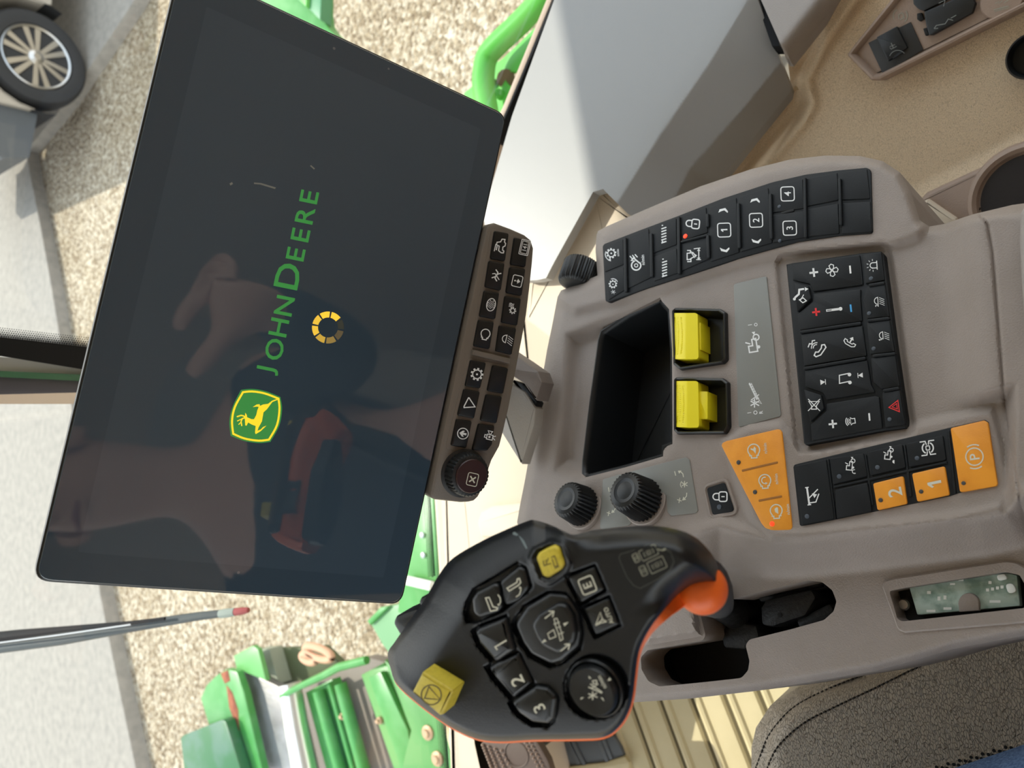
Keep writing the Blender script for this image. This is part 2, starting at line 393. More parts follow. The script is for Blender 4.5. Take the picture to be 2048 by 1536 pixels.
def terrain(mb, fr, outline, holes, hfun, step=6, skirt=0.02, hole_skirt=None, mi=0, skirt_mi=0, rings=(1.5, 3.5, 6.5), lines=(), skirt_dir=None):
    """a relief skin: the outline (pixels as seen) is triangulated and every point lifted hfun(px) off the frame plane"""
    outl = resample(ccw(outline), step*0.7); hs = [resample(ccw(h), step*0.7) for h in holes]
    lo, hi = outl.min(0), outl.max(0)
    gx, gy = np.meshgrid(np.arange(lo[0], hi[0], step), np.arange(lo[1], hi[1], step*0.9)); gx = gx+(np.arange(gx.shape[0]) % 2)[:, None]*step/2
    G = np.stack([gx.ravel(), gy.ravel()], 1)
    s = sdf(G, outl)
    for h in hs: s = np.minimum(s, -sdf(G, h))
    pts = [outl]+hs; cand = [G[s > rings[-1]+step*0.5]]
    for loop, sg in [(outl, 1)]+[(h, -1) for h in hs]:
        for d in rings:
            q = inset(loop, sg*d); ss = sdf(q, outl)
            for h in hs: ss = np.minimum(ss, -sdf(q, h))
            cand.append(q[ss > d*0.85])
    for ln in lines:
        for d in (-4, 0, 4):
            q = resample(np.asarray(ln), step)[:-1]+np.array([0, d]); ss = sdf(q, outl)
            for h in hs: ss = np.minimum(ss, -sdf(q, h))
            cand.append(q[ss > 3])
    allp = np.vstack(pts+cand); edges = []; o = 0
    for loop in pts:
        n = len(loop); edges += [(o+i, o+(i+1) % n) for i in range(n)]; o += n
    vo, eo, fo, ov, oe, of = delaunay_2d_cdt([Vector(p) for p in allp], edges, [], 0, 1e-4)
    V2 = np.array([tuple(v) for v in vo]); T = np.array([f for f in fo if len(f) == 3])
    C = V2[T].mean(1); keep = inside(C, outl)
    for h in hs: keep &= ~inside(C, h)
    T = T[keep]
    s = sdf(V2, outl)
    H = hfun(V2)
    V3 = fr.hits(V2, H)
    fs = [tuple(int(i) for i in t) for t in T]
    # make faces look along +N
    a, b, c = V3[T[0]]; 
    if np.dot(np.cross(b-a, c-a), fr.N) < 0: fs = [f[::-1] for f in fs]
    mb.add(V3, fs, mi)
    dirv = -fr.N if skirt_dir is None else np.asarray(skirt_dir)
    for li, loop in enumerate(pts):
        dep = skirt if li == 0 else (hole_skirt if hole_skirt is not None else skirt)
        if not dep: continue
        L = fr.hits(loop, hfun(loop)); n = len(L); B = L+dirv*dep
        q = [(i, n+i, n+(i+1) % n, (i+1) % n) for i in range(n)]
        if li > 0: q = [f[::-1] for f in q]
        mb.add(np.vstack([L, B]), q, skirt_mi)
    return mb

# ------------------------------------------------------------------ print: symbols and letters
_font = {}
def glyphs(txt):
    if txt in _font: return _font[txt]
    cu = bpy.data.curves.new('t', 'FONT'); cu.body = txt; cu.size = 1; cu.resolution_u = 3; cu.offset = 0.012
    ob = bpy.data.objects.new('t', cu); COL.objects.link(ob)
    dg = bpy.context.evaluated_depsgraph_get(); dg.update()
    me = bpy.data.meshes.new_from_object(ob.evaluated_get(dg))
    V = np.array([v.co[:2] for v in me.vertices]); Fc = [tuple(p.vertices) for p in me.polygons]
    bpy.data.objects.remove(ob); bpy.data.curves.remove(cu); bpy.data.meshes.remove(me)
    _font[txt] = (V, Fc); return _font[txt]
def stroke2d(pts, w, closed=False):
    p = np.asarray(pts, float); n = len(p); L = []
    for i in range(n):
        a = p[i-1] if (closed or i > 0) else None; c = p[(i+1) % n] if (closed or i < n-1) else None
        e1 = (p[i]-a) if a is not None else (c-p[i]); e2 = (c-p[i]) if c is not None else (p[i]-a)
        e1 = e1/max(np.linalg.norm(e1), 1e-9); e2 = e2/max(np.linalg.norm(e2), 1e-9)
        n1, n2 = np.array([-e1[1], e1[0]]), np.array([-e2[1], e2[0]]); m = n1+n2; L.append(m/max(np.dot(m, n1), 0.6)*w/2)
    L = np.array(L); V = np.vstack([p+L, p-L])
    Fs = [(i, (i+1) % n, n+(i+1) % n, n+i) for i in range(n if closed else n-1)]
    return V, Fs
def arc(cx, cy, r, a0, a1, n=None, ry=None):
    n = n or max(4, int(abs(a1-a0)/15)); a = np.radians(np.linspace(a0, a1, n+1)); return np.stack([cx+r*np.cos(a), cy+(ry or r)*np.sin(a)], 1)
def ink(mb, fr, k, ops, T, mi=1):
    """ops in their own 2-D units; T maps them to pixels; the print is laid on the surface k above the frame"""
    def put(V, Fs, m):
        X = np.array([T(x, y) for x, y in V]); kk = k(X) if callable(k) else k
        P3 = fr.hits(X, kk)
        out = []
        for f in Fs:
            a, b, c = P3[f[0]], P3[f[1]], P3[f[2]]
            out.append(f if np.dot(np.cross(b-a, c-a), fr.N) > 0 else tuple(reversed(f)))
        mb.add(P3, out, m)
    for op in ops:
        m = mi
        if isinstance(op[0], int): m = op[0]; op = op[1:]
        if op[0] == 's': put(*stroke2d(op[1], op[2], len(op) > 3 and op[3]), m)
        elif op[0] == 'a': put(*stroke2d(arc(*op[1]), op[2]), m)
        elif op[0] == 'o': put(*stroke2d(arc(op[1][0], op[1][1], op[1][2], 0, 345, 23), op[2], True), m)
        elif op[0] == 'd': put(arc(op[1][0], op[1][1], op[1][2], 0, 337.5, 15), [tuple(range(16))], m)
        elif op[0] == 'f': put(np.array(op[1], float), [tuple(range(len(op[1])))], m)
        elif op[0] == 't' and op[1] == '1':
            h = op[3]*(op[4] if len(op) > 4 else 1); put(np.array([(-.28, .22), (-.02, .5), (.16, .5), (.16, -.5), (-.04, -.5), (-.04, .24), (-.2, .08)])*h+np.array(op[2]), [tuple(range(7))], m)
        elif op[0] == 't':
            V, Fs = glyphs(op[1]); lo, hi = V.min(0), V.max(0); h = op[3]/max(hi[1]-lo[1], 1e-6); V = (V-(lo+hi)/2)*h
            if len(op) > 4: V = V*np.array([op[4], 1])
            put(V+np.array(op[2]), Fs, m)
def up_T(c, s, ang):                            # upright symbol units -> pixels; ang tilts the reading direction off image-up
    a = math.radians(ang); r = np.array([math.sin(a), -math.cos(a)]); p = np.array([-math.cos(a), -math.sin(a)]); c = np.asarray(c, float)
    return lambda x, y: c+s*(x*r+y*p)
def crop_T(x0, y0, s): return lambda x, y: np.array([x0+x*s, y0+y*s])
def cp(x0, y0, s, pts): return [(x0+x*s, y0+y*s) for x, y in pts]
def gear_pts(r1, r2, n):
    o = []
    for i in range(n):
        a = 2*PI*i/n
        for da, r in ((-.5, r1), (-.2, r1), (-.12, r2), (.12, r2), (.2, r1)):
            t = a+da*2*PI/n; o.append((r*math.cos(t), r*math.sin(t)))
    return o
def rrect(w, h, r, n=4):
    return [tuple(p) for p in rounded([(-w, -h), (w, -h), (w, h), (-w, h)], r, n)]
ENG = [(-.9, .35), (-.6, .35), (-.6, .55)]+[tuple(p) for p in arc(.1, 0, .75, 135, -135, 16)]+[(-.6, -.55), (-.6, -.35), (-.9, -.35)]
LOCK = [('s', rrect(.55, .42, .18), .13, True)]
IC = {
 'gear': [('s', gear_pts(.68, .95, 9), .16, True), ('d', (0, 0, .16))],
 'gear_small': [('s', gear_pts(.45, .66, 9), .13, True), ('d', (0, 0, .12))],
 'engine': [('s', ENG, .16, True)],
 'lock': [('s', [(x, y-.35) for x, y in rrect(.6, .5, .3)], .15, True), ('s', [(-.4, .1), (-.4, .45)]+[tuple(p) for p in arc(0, .5, .4, 170, 10, 8)]+[(.4, .45), (.4, .1)], .15), ('s', [(0, -.15), (0, -.55)], .14)],
 'plus': [('s', [(-.8, 0), (.8, 0)], .36), ('s', [(0, -.8), (0, .8)], .36)],
 'minus': [('s', [(-.8, 0), (.8, 0)], .36)],
 'fan': [op for a in (0, 90, 180, 270) for op in [('s', [(.07*math.cos(math.radians(a))-0*1, .07*math.sin(math.radians(a)))]+[(math.cos(math.radians(a))*u-math.sin(math.radians(a))*v, math.sin(math.radians(a))*u+math.cos(math.radians(a))*v) for u, v in ((.35, -.3), (.8, -.35), (1, .05), (.75, .4), (.3, .25))], .14, True)]],
 'thermo': [('s', [(-.1, .95), (.1, .95), (.1, -.6), (-.1, -.6)], .1, True), ('d', (0, -.85, .24)), ('s', [(0, -.7), (0, .3)], .12)],
 'headlight': [('s', [(-.5, .2)]+[tuple(p) for p in arc(.12, .22, .6, 178, 2, 10)]+[(.74, .2)], .13, True)]+[('s', [(-.35+.34*i, -.05), (-.75+.34*i, -.9)], .09) for i in range(4)],
 'arrow_circle': [('o', (0, 0, .9), .15), ('f', [(-.18, -.6), (.18, -.6), (.18, 0), (.5, -.25), (.5, .1), (0, .6), (-.5, .1), (-.5, -.25), (-.18, 0)])],
 'flag': [('s', [(-.75, .75), (-.6, .8), (.75, .45), (.75, .35), (-.3, -.75)], .16, True)],
 'camera': [('s', [(-.5, -.5), (.25, -.5), (.25, .4), (-.5, .4)], .13, True), ('s', [(.25, .05), (.8, .4), (.8, -.3), (.25, -.05)], .12, True), ('s', [(-.3, .4), (-.3, .75), (.1, .75), (.1, .4)], .12), ('f', [(-.25, -.15), (.05, -.15), (.05, .15), (-.25, .15)]), ('s', [(-.1, -.5), (-.4, -.95)], .12), ('s', [(0, -.5), (.25, -.95)], .12)],
 'combine': [('s', [(-.9, -.2), (-.7, .2), (-.1, .25), (0, .65), (.35, .65), (.5, .2), (.9, .1), (.95, -.3), (.6, -.3), (.45, -.5), (.1, -.5), (-.1, -.25), (-.5, -.3), (-.6, -.5), (-.85, -.5)], .14, True), ('f', [(-.7, .45), (-.15, .45), (-.15, .6), (-.7, .6)]), ('s', [(-.9, .75), (.1, .75)], .12)],
 'auger': [('s', [(-.9, -.3), (-.5, .1), (0, 0), (.5, -.15), (.9, .3)], .18), ('s', [(-.55, .65), (-.3, .2), (0, 0), (.3, -.25), (.5, -.7)], .18), ('s', [(-.6, -.6), (-.3, -.3), (0, 0), (.25, .3), (.1, .7)], .15)],
 'grain': [('s', [tuple(p) for p in arc(0, 0, .9, 0, 345, 20, .62)], .12, True)]+[('d', (.24*i-.02+.12*(j % 2), .22*j, .075)) for j in (-2, -1, 0, 1, 2) for i in (-2, -1, 0, 1, 2) if (.24*i/.75)**2+(.22*j/.52)**2 < .9],
 'display': [('s', rrect(1, .6, .1), .1, True), ('s', rrect(.82, .42, .06), .08, True), ('t', '141', (0, 0), .55, 1.0)],
 'man': [('s', rrect(.9, .78, .3), .13, True), ('f', [(-.12, .1), (.12, .1), (.12, -.05), (.4, -.05), (0, -.5), (-.4, -.05), (-.12, -.05)]), ('d', (0, .36, .13))],
 'climate': [('s', gear_pts(.3, .5, 8)[::1], .1, True)]+[('s', [(.55+dx, .75), (.65+dx, .5), (.5+dx, .25), (.6+dx, 0)], .1) for dx in (-.05, .18, .41)],
 'beacon': [('s', [(-.75, -.55), (.75, -.55)], .16), ('s', [(-.45, -.5), (-.45, .15)]+[tuple(p) for p in arc(0, .15, .45, 180, 0, 8)]+[(.45, -.5)], .15)]+[('s', [(.75*math.cos(math.radians(a)), .15+.75*math.sin(math.radians(a))), (1.05*math.cos(math.radians(a)), .15+1.05*math.sin(math.radians(a)))], .1) for a in (0, 36, 72, 108, 144, 180)],
 'speaker': [('s', [(-.35, -.6), (.35, -.6), (.35, -.2), (.55, .05), (-.55, .05), (-.35, -.2)], .12, True)]+[('a', (0, -.1, .4+.24*i, 140-4*i, 40+4*i), .12) for i in range(3)],
 'note': [('s', [(-.45, -.6), (-.45, .75), (.6, .55), (.6, -.75)], .14), ('d', (-.62, -.62, .24)), ('d', (.42, -.78, .24))],
 'prev': [('f', [(-.6, 0), (.5, .6), (.5, -.6)]), ('s', [(-.65, .6), (-.65, -.6)], .16)],
 'phone_hang': [('s', [(-.9, .3), (-.5, .55), (.5, .55), (.9, .3), (.9, -.05), (.5, -.05), (.42, .15), (-.42, .15), (-.5, -.05), (-.9, -.05)], .13, True), ('f', [(-.1, .05), (.1, .05), (.1, -.4), (.35, -.4), (0, -.85), (-.35, -.4), (-.1, -.4)])],
 'phone_talk': [('s', [(-.9, .1), (-.7, -.4), (.1, -.95), (.4, -.8), (.35, -.5), (0, -.45), (-.4, -.15), (-.4, .15), (-.75, .3)], .13, True), ('a', (.05, .05, .35, 100, -10), .1), ('a', (.05, .05, .55, 100, -10), .1), ('s', [(.1, .95), (.5, .8), (.45, .55), (.8, .5), (.85, .2)], .12)],
 'mute': [('s', [(-.6, -.35), (-.1, -.35), (.5, -.75), (.5, .75), (-.1, .35), (-.6, .35)], .13, True), ('s', [(-.85, -.85), (.85, .85)], .12), ('s', [(-.85, .85), (.85, -.85)], .12)],
 'seat_air': [('s', [(-.2, .85), (.2, .3), (.75, .2), (.8, -.4)], .24), ('d', (-.35, .9, .18)), ('s', [(-.9, -.1), (-.5, .3), (-.3, -.2), (-.7, -.55)], .12, True), ('s', [(-.6, .2), (.1, -.3)], .1), ('f', [(.5, -.5), (1, -.5), (.75, -.95)])],
 'triangle': [('s', [(-.95, -.7), (.95, -.7), (0, .95)], .16, True), ('s', [(-.45, -.42), (.45, -.42), (0, .4)], .12, True)],
 'turtle': [('s', ENG, .15, True), ('f', [(-.35, -.25), (-.1, .15), (.3, .2), (.5, -.05), (.45, -.25)])],
 'hare': [('s', ENG, .15, True), ('f', [(-.4, -.2), (0, .05), (.2, .4), (.35, .35), (.25, .05), (.55, -.1), (.3, -.3)])],
 'rotate': [('s', ENG, .15, True), ('a', (.1, 0, .4, 200, -20), .14), ('f', [(-.45, -.05), (-.1, -.05), (-.28, -.35)])],
 'parking': [('o', (0, 0, .72), .1), ('t', 'P', (0, 0), .8), ('a', (0, 0, 1.0, 150, 210), .1), ('a', (0, 0, 1.0, -30, 30), .1)],
 'diff': [('s', [(-.75, .8), (-.75, .2), (-.35, .1)], .12), ('s', [(-.75, -.8), (-.75, -.2), (-.35, -.1)], .12), ('s', [(.75, .8), (.75, .2), (.35, .1)], .12), ('s', [(.75, -.8), (.75, -.2), (.35, -.1)], .12), ('a', (0, 0, .6, 150, 30), .14), ('a', (0, 0, .6, 210, 330), .14), ('s', rrect(.22, .2, .08), .1, True)],
 'tractor': [('s', [(-.9, .5), (-.3, .5), (-.3, .1), (.3, .1), (.35, -.3), (-.9, -.3)], .13, True), ('o', (.45, -.35, .28), .12), ('s', [(.1, .75), (-.1, .3)], .12), ('f', [(.7, -.2), (1, 0), (1, -.35)]), ('d', (-.5, -.45, .16))],
 'unfold': [('s', [(-.9, .55), (.9, .55)], .2), ('s', [(-.25, .5), (.6, -.6)], .12), ('s', [(-.75, .5), (-.75, -.2), (.1, -.65)], .12), ('f', [(-.3, -.1), (.25, .1), (.05, -.45)]), ('s', [(-.95, .35), (-.95, .75)], .12), ('s', [(.95, .35), (.95, .75)], .12)],
}
def num_box(n): return [('s', rrect(.9, .85, .35), .13, True), ('t', n, (0, 0), .85)]
def loft(mb, fr, poly, prof, mi=0, cap=True, cap_mi=None, k_off=0.0):
    poly = ccw(poly); n = len(poly); vs, fs = [], []
    for d, k in prof:
        q = inset(poly, d) if d else poly
        vs += [fr.P(u, v, k+k_off) for u, v in q]
    for r in range(len(prof)-1):
        for i in range(n):
            j = (i+1) % n; fs.append((r*n+i, r*n+j, (r+1)*n+j, (r+1)*n+i))
    o = len(mb.v); mb.add(vs, fs, mi)
    if cap: mb.f.append(tuple(range(o+(len(prof)-1)*n, o+len(prof)*n))); mb.m.append(mi if cap_mi is None else cap_mi)
def uvpoly(fr, px, k=0.0, r=0.0):
    p = ccw([fr.uv(x, y, k) for x, y in px]); return rounded(p, r) if r else p
def key(parent, fr, name, px, k0, k1, mats, inks=(), bev=0.0006, r=0.0015, label=None, dish=None):
    mb = MB(); prism(mb, fr, px, k0, k1, bev, r)
    for ops, T, mi in inks: ink(mb, fr, k1+0.00012, ops, T, mi)
    return mb.build(name, mats, parent, label=label)
def dot(parent, fr, name, c, rpx, k, m, label=None):
    mb = MB(); o = fr.hit(c[0], c[1], k); rad = np.linalg.norm(fr.hit(c[0]+rpx, c[1], k)-o)
    lathe(mb, o, fr.N, [(rad, -0.0006), (rad, 0.0002), (rad*0.7, 0.0004)], 14)
    return mb.build(name, m, parent, label=label)
def bar_px(parent, fr, name, a, b, w, k0, k1, m):          # a narrow moulded ridge from a to b
    a, b = np.array(a, float), np.array(b, float); d = (b-a)/np.linalg.norm(b-a); n = np.array([-d[1], d[0]])*w/2
    mb = MB(); prism(mb, fr, [a+n, b+n, b-n, a-n], k0, k1, 0.0005, 0.001); return mb.build(name, m, parent)

# ================================================================== the touchscreen monitor
Pm = [(62, 1165), (805, 1212), (1017, 228), (359, -80)]
def cam_v(x, y): return np.array([(x-1024)/F, (y-768)/F, 1.0])
Rm = [cam_v(*p) for p in Pm]
s3 = np.linalg.solve(np.stack([Rm[1], -Rm[2], Rm[3]], 1), Rm[0])
Qm = np.array([Rm[0], Rm[1]*s3[0], Rm[2]*s3[1], Rm[3]*s3[2]]); Qm *= 0.335/np.linalg.norm(Qm[3]-Qm[0])
nm_c = -np.cross(Qm[3]-Qm[0], Qm[1]-Qm[0]); nm_c /= np.linalg.norm(nm_c)
mon = Frame(CAM+W(Qm[1]), W(nm_c), W(Qm[2]-Qm[1]))
root = thing('touchscreen_monitor', mon.hit(880, 720, -0.02), 'large black landscape touchscreen monitor showing a green and yellow start-up logo', 'monitor')
mb = MB(); mo = uvpoly(mon, Pm, 0.0)
loft(mb, mon, rounded(mo, 0.009, 6), [(0.012, -0.026), (0.004, -0.026), (0.0005, -0.02), (0, -0.003), (0.0006, -0.0012), (0.0018, -0.0006)])
mb.build('housing', gloss_black, root)
mb = MB(); loft(mb, mon, rounded(inset(mo, 0.0017), 0.0078, 6), [(0, -0.001), (0, -0.0004), (0.0004, 0.0)])
mb.build('glass', screen_glass, root, label='black glossy front glass with dust specks')
mb = MB(); prism_uv(mb, mon, rounded(inset(mo, 0.0175), 0.001), 0.00001, 0.00004, 0)
lcd = mat('lcd_area', (56, 72, 86), 0.03, spec=0.9); mb.build('display_area', lcd, root, label='slightly lighter active display area')
e = .130208
mb = MB(); T = crop_T(430, 740, e)
def bulge(c, m):                                # four corners with bulging sides
    o = []
    for i in range(4): o += [tuple(p) for p in spline([c[i]]+m[i]+[c[(i+1) % 4]], 5)[:-1]]
    return o
eo = bulge([(400, 305), (1005, 415), (850, 1105), (240, 1010)], [[(570, 290), (780, 325)], [(1030, 610), (985, 860)], [(670, 1122), (440, 1087)], [(222, 780), (272, 560)]])
ei = bulge([(430, 340), (975, 440), (828, 1070), (280, 980)], [[(580, 330), (770, 362)], [(990, 610), (950, 850)], [(670, 1085), (455, 1052)], [(262, 780), (305, 570)]])
ink(mb, mon, 0.0001, [('f', eo)], T, 0)
ink(mb, mon, 0.00016, [('s', ei, 30, True)], T, 1)
deer = [(965, 440), (880, 470), (815, 520), (740, 530), (690, 552), (685, 525), (640, 530), (580, 570), (640, 562), (672, 566), (650, 620), (635, 690), (600, 755), (560, 755), (492, 725), (490, 695), (465, 655), (462, 700), (455, 730), (460, 760), (465, 850), (485, 855), (510, 805), (560, 835), (625, 860), (615, 960), (625, 985), (700, 940), (790, 855), (740, 875), (700, 915), (650, 935), (670, 880), (720, 790), (745, 650), (800, 600), (840, 545), (880, 492), (968, 455)]
ink(mb, mon, 0.00016, [('f', deer), ('s', [(460, 728), (440, 705), (400, 697), (335, 718)], 20), ('s', [(462, 735), (420, 745), (400, 790), (412, 860)], 18), ('s', [(410, 752), (340, 785)], 13), ('s', [(400, 802), (362, 838)], 12)], T, 1)
mb.build('emblem', [screen_green, screen_yellow], root, label='green badge with yellow border and leaping deer', smooth=False)
mb = MB()
for ch, cx, cy, h in (('J', 296, 1188, 98), ('O', 327, 1094, 80), ('H', 346, 998, 80), ('N', 370, 903, 80), ('D', 385, 772, 106), ('E', 420, 676, 80), ('E', 441, 592, 80), ('R', 461, 505, 80), ('E', 479, 425, 80)):
    ink(mb, mon, 0.0001, [('t', ch, (0, 0), 1.0, 1.12)], up_T((400+cx*.4557, 200+cy*.4557), h*.4557, 11.5), 0)
mb.build('lettering', screen_green, root, label='green capital lettering reading JOHN DEERE', smooth=False)
for i in range(8):
    a = -57-45*i; mb = MB()
    pts = list(arc(656, 655, 32, a-19, a+19, 6))+list(arc(656, 655, 20, a+19, a-19, 6))
    ink(mb, mon, 0.0001, [('f', pts)], lambda x, y: np.array([x, y]), 0)
    mb.build('spinner_segment', [spin[k] for k in (0, 0, 1, 1, 2, 3, 4, 5)][i], root, smooth=False)
for q in ([(459, 367), (464, 364), (466, 368), (461, 371)], [(508, 365), (522, 366), (552, 375), (550, 378), (520, 369), (508, 368)], [(622, 330), (630, 337), (628, 339), (620, 332)]):
    mb = MB(); ink(mb, mon, 0.00006, [('f', q)], lambda x, y: np.array([x, y]), 0); mb.build('scratch', grey_ink, root, smooth=False)
# swivel arm behind it, down towards the console
arm = thing('monitor_arm', at(1040, 840, 0.66), 'silver taupe swivel arm seen between the button bar and the console', 'bracket')
f_arm = plane_px(1040, 840, 0.62, (-0.6, -0.1, -0.8))
for nm, px, k0, k1, m in (('arm_plate', [(985, 745), (1031, 772), (1050, 784), (1071, 817), (1068, 850), (1043, 930), (1000, 862), (940, 840)], -0.012, 0.0, silver_taupe), ('arm_head', [(1000, 690), (1045, 720), (1076, 742), (1084, 764), (1072, 802), (1046, 766), (1005, 740)], -0.012, 0.006, taupe_dark), ('arm_gap', [(1022, 758), (1046, 766), (1074, 804), (1069, 818), (1040, 780)], -0.012, -0.002, gloss_black)):
    mb = MB(); prism(mb, f_arm, px, k0, k1, 0.002, 0.001, bottom=True); mb.build(nm, m, arm)
mb = MB(); tube(mb, [mon.hit(900, 690, -0.034), mon.hit(930, 720, -0.06), f_arm.hit(985, 770, -0.02), f_arm.hit(1030, 830, -0.02)], [0.016, 0.017, 0.016, 0.014], 16); mb.build('arm_tube', taupe_dark, arm)

# ================================================================== the button bar under the monitor
b7 = lambda pts: cp(860, 440, .3778, pts)
root = thing('button_bar', mon.hit(990, 720, -0.01), 'narrow taupe bar of two button rows with a ribbed knob under the monitor', 'control panel')
out = b7([(300, 40), (318, 20), (345, 14), (430, 45), (505, 78), (538, 105), (552, 150), (546, 230), (532, 360), (515, 500), (494, 620), (470, 740), (445, 870), (420, 1000), (395, 1110), (372, 1200)])+cp(860, 740, .2083, [(600, 870), (560, 985), (500, 1160), (468, 1222), (430, 1258), (380, 1270), (300, 1274), (50, 1247), (12, 1222), (0, 1190)])
KB = 0.004
mb = MB(); po = uvpoly(mon, out, KB); loft(mb, mon, po, [(0.003, -0.02), (0.001, -0.018), (0, -0.010), (0, KB-0.002), (0.0007, KB-0.0006), (0.002, KB)])
mb.build('bar_housing', bar_plastic, root)
for pl in ([(325, 45), (520, 100), (532, 150), (450, 728), (215, 678)], [(200, 732), (438, 772), (350, 1205), (330, 1235), (85, 1215), (88, 1180)]):
    mb = MB(); prism(mb, mon, b7(pl), KB-0.001, KB+0.0004, 0.0004, 0.003); mb.build('key_surround', bar_plastic, root)
a, b = np.array(b7([(228, 700)])[0]), np.array(b7([(428, 748)])[0])
bar_px(root, mon, 'divider_ridge', a, b, 10, KB-0.001, KB+0.003, bar_plastic)
c1 = [([(345, 55), (420, 70), (400, 218), (322, 205)], 'combine'), ([(315, 215), (398, 228), (378, 375), (293, 355)], 'auger'), ([(290, 372), (370, 385), (348, 527), (263, 510)], 'grain'), ([(260, 527), (342, 540), (318, 685), (232, 668)], 'engine'), ([(218, 740), (300, 755), (268, 893), (188, 880)], 'gear'), ([(183, 893), (268, 908), (235, 1053), (148, 1035)], 'flag'), ([(143, 1053), (225, 1065), (195, 1210), (113, 1195)], 'arrow_circle')]
c2 = [([(450, 90), (508, 106), (520, 135), (508, 250), (428, 235)], 'display'), ([(425, 248), (508, 258), (488, 403), (405, 385)], 'man'), ([(400, 400), (485, 415), (465, 560), (380, 543)], 'climate'), ([(370, 557), (460, 573), (435, 715), (350, 695)], 'headlight'), ([(335, 768), (418, 785), (390, 922), (305, 905)], None), ([(300, 922), (385, 935), (355, 1078), (268, 1062)], None), ([(260, 1078), (345, 1090), (330, 1190), (305, 1222), (225, 1220)], 'camera')]
for px, ic in c1+c2:
    q = b7(px); c = np.mean(q[:4], 0)+np.array([2, 0])
    s = {'combine': 15, 'display': 15, 'grain': 14, 'engine': 12, 'arrow_circle': 12, 'flag': 14, 'climate': 13, 'camera': 13}.get(ic, 12.5)
    key(root, mon, 'bar_key', q, KB-0.001, KB+0.0024, [gloss_black, white_ink], [(IC[ic], up_T(c, s, 13), 1)] if ic else [], 0.001, 0.0015)
kn = thing_knob = None
mb = MB(); kc = mon.hit(927, 946, KB)
lathe(mb, kc, mon.N, [(0.0165, -0.001), (0.0165, 0.0008), (0.0155, 0.0012), (0.0148, 0.0014), (0.0146, 0.009), (0.0138, 0.0105), (0.0118, 0.0112)], 96, 0, None, (32, 0.0008, 3, 5))
ko = mb.build('rotary_knob', rubber_soft, root)
mb = MB(); lathe(mb, kc, mon.N, [(0.0113, 0.0105), (0.0113, 0.0122), (0.0108, 0.0128), (0.004, 0.0132)], 40)
ink(mb, mon, KB+0.0134, [('s', rrect(.9, .75, .3), .11, True), ('s', [(-.42, -.4), (.42, .4)], .2), ('s', [(-.42, .4), (.42, -.4)], .2)], up_T((945, 959), 14, 13), 1)
mb.build('knob_cap', [maroon, cream_ink], ko, label='dark maroon cap with a boxed X')

# ================================================================== the armrest console
NC = (-0.715, -0.22, -0.664)
con = plane_px(1600, 760, 0.47, NC)
console = thing('armrest_console', con.hit(1600, 800, -0.06), 'taupe armrest console covered in button panels beside the leather seat', 'console')
OUTL = [(1193, 470), (1196, 462), (1215, 452), (1300, 415), (1400, 373), (1500, 339), (1580, 319), (1650, 311), (1720, 312), (1765, 322), (1800, 345), (1822, 385), (1833, 420), (1840, 441), (1859, 453), (1888, 448), (1944, 429), (2024, 410), (2060, 405), (2130, 420), (2130, 1252), (2048, 1272), (1988, 1282), (1907, 1298), (1826, 1322), (1745, 1343), (1624, 1363), (1503, 1383), (1382, 1397), (1264, 1405), (1235, 1390), (1215, 1330), (1120, 1180), (1040, 1060), (1034, 1045), (1040, 1010), (1050, 960), (1062, 890), (1073, 830), (1083, 765), (1094, 700), (1104, 652), (1115, 594), (1122, 581), (1195, 551), (1191, 500)]
BIN = [(1321, 591), (1327, 602), (1341, 617), (1347, 700), (1348, 890), (1330, 897), (1329, 915), (1250, 938), (1170, 958), (1162, 950), (1163, 921), (1178, 800), (1194, 680), (1200, 660), (1255, 625)]
PAD1 = [(1342, 621), (1349, 614), (1438, 616), (1450, 624), (1452, 718), (1444, 726), (1358, 739), (1345, 729)]
PAD2 = [(1346, 758), (1352, 753), (1444, 755), (1455, 764), (1457, 852), (1449, 867), (1352, 868), (1346, 861)]
SLOT = [(1458, 1200), (1527, 1182), (1616, 1161), (1644, 1164), (1665, 1181), (1673, 1203), (1667, 1223), (1648, 1240), (1584, 1258), (1499, 1279), (1491, 1290), (1499, 1322), (1496, 1341), (1483, 1356), (1402, 1365), (1319, 1373), (1297, 1363), (1283, 1339), (1281, 1315), (1295, 1300), (1361, 1289), (1406, 1281), (1411, 1270), (1398, 1217), (1385, 1190), (1430, 1160)]
FUSE = [(1780, 1182), (1814, 1175), (2010, 1144), (2040, 1150), (2052, 1170), (2052, 1216), (1805, 1243), (1796, 1237)]
CLIM = [(1571, 527), (1764, 503), (1812, 855), (1609, 889)]
SLOT = [tuple(p) for p in rounded(SLOT, 14, 4)]
SH = [(1020, 1092), (1150, 1090), (1300, 1082), (1400, 1062), (1440, 1052), (1490, 1066), (1545, 1080), (1600, 1078), (1800, 1056), (1960, 1036), (2010, 1024), (2030, 1000), (2140, 940)]
LOW = SH+[(2300, 1500), (1020, 1600)]
POD = [(1100, 600), (1150, 628)]+[tuple(p) for p in spline([(1210, 612), (1326, 584), (1400, 556), (1469, 533), (1540, 517), (1612, 508), (1700, 502), (1778, 497), (1838, 478)], 5)]+[(1900, 400), (1900, 200), (1100, 400)]
PPLAT = [(1447, 878), (1500, 853), (1560, 846), (1600, 898), (1640, 900), (1794, 856), (1984, 816), (2006, 900), (2018, 990), (2000, 1020), (1900, 1044), (1600, 1074), (1545, 1074), (1500, 1040)]
FACET = [(1126, 664), (1322, 590), (1350, 640), (1350, 900), (1330, 922), (1160, 965), (1104, 945)]
RAMP = [(1852, 440), (1866, 520), (1890, 850), (1990, 815), (2140, 800), (2140, 380)]
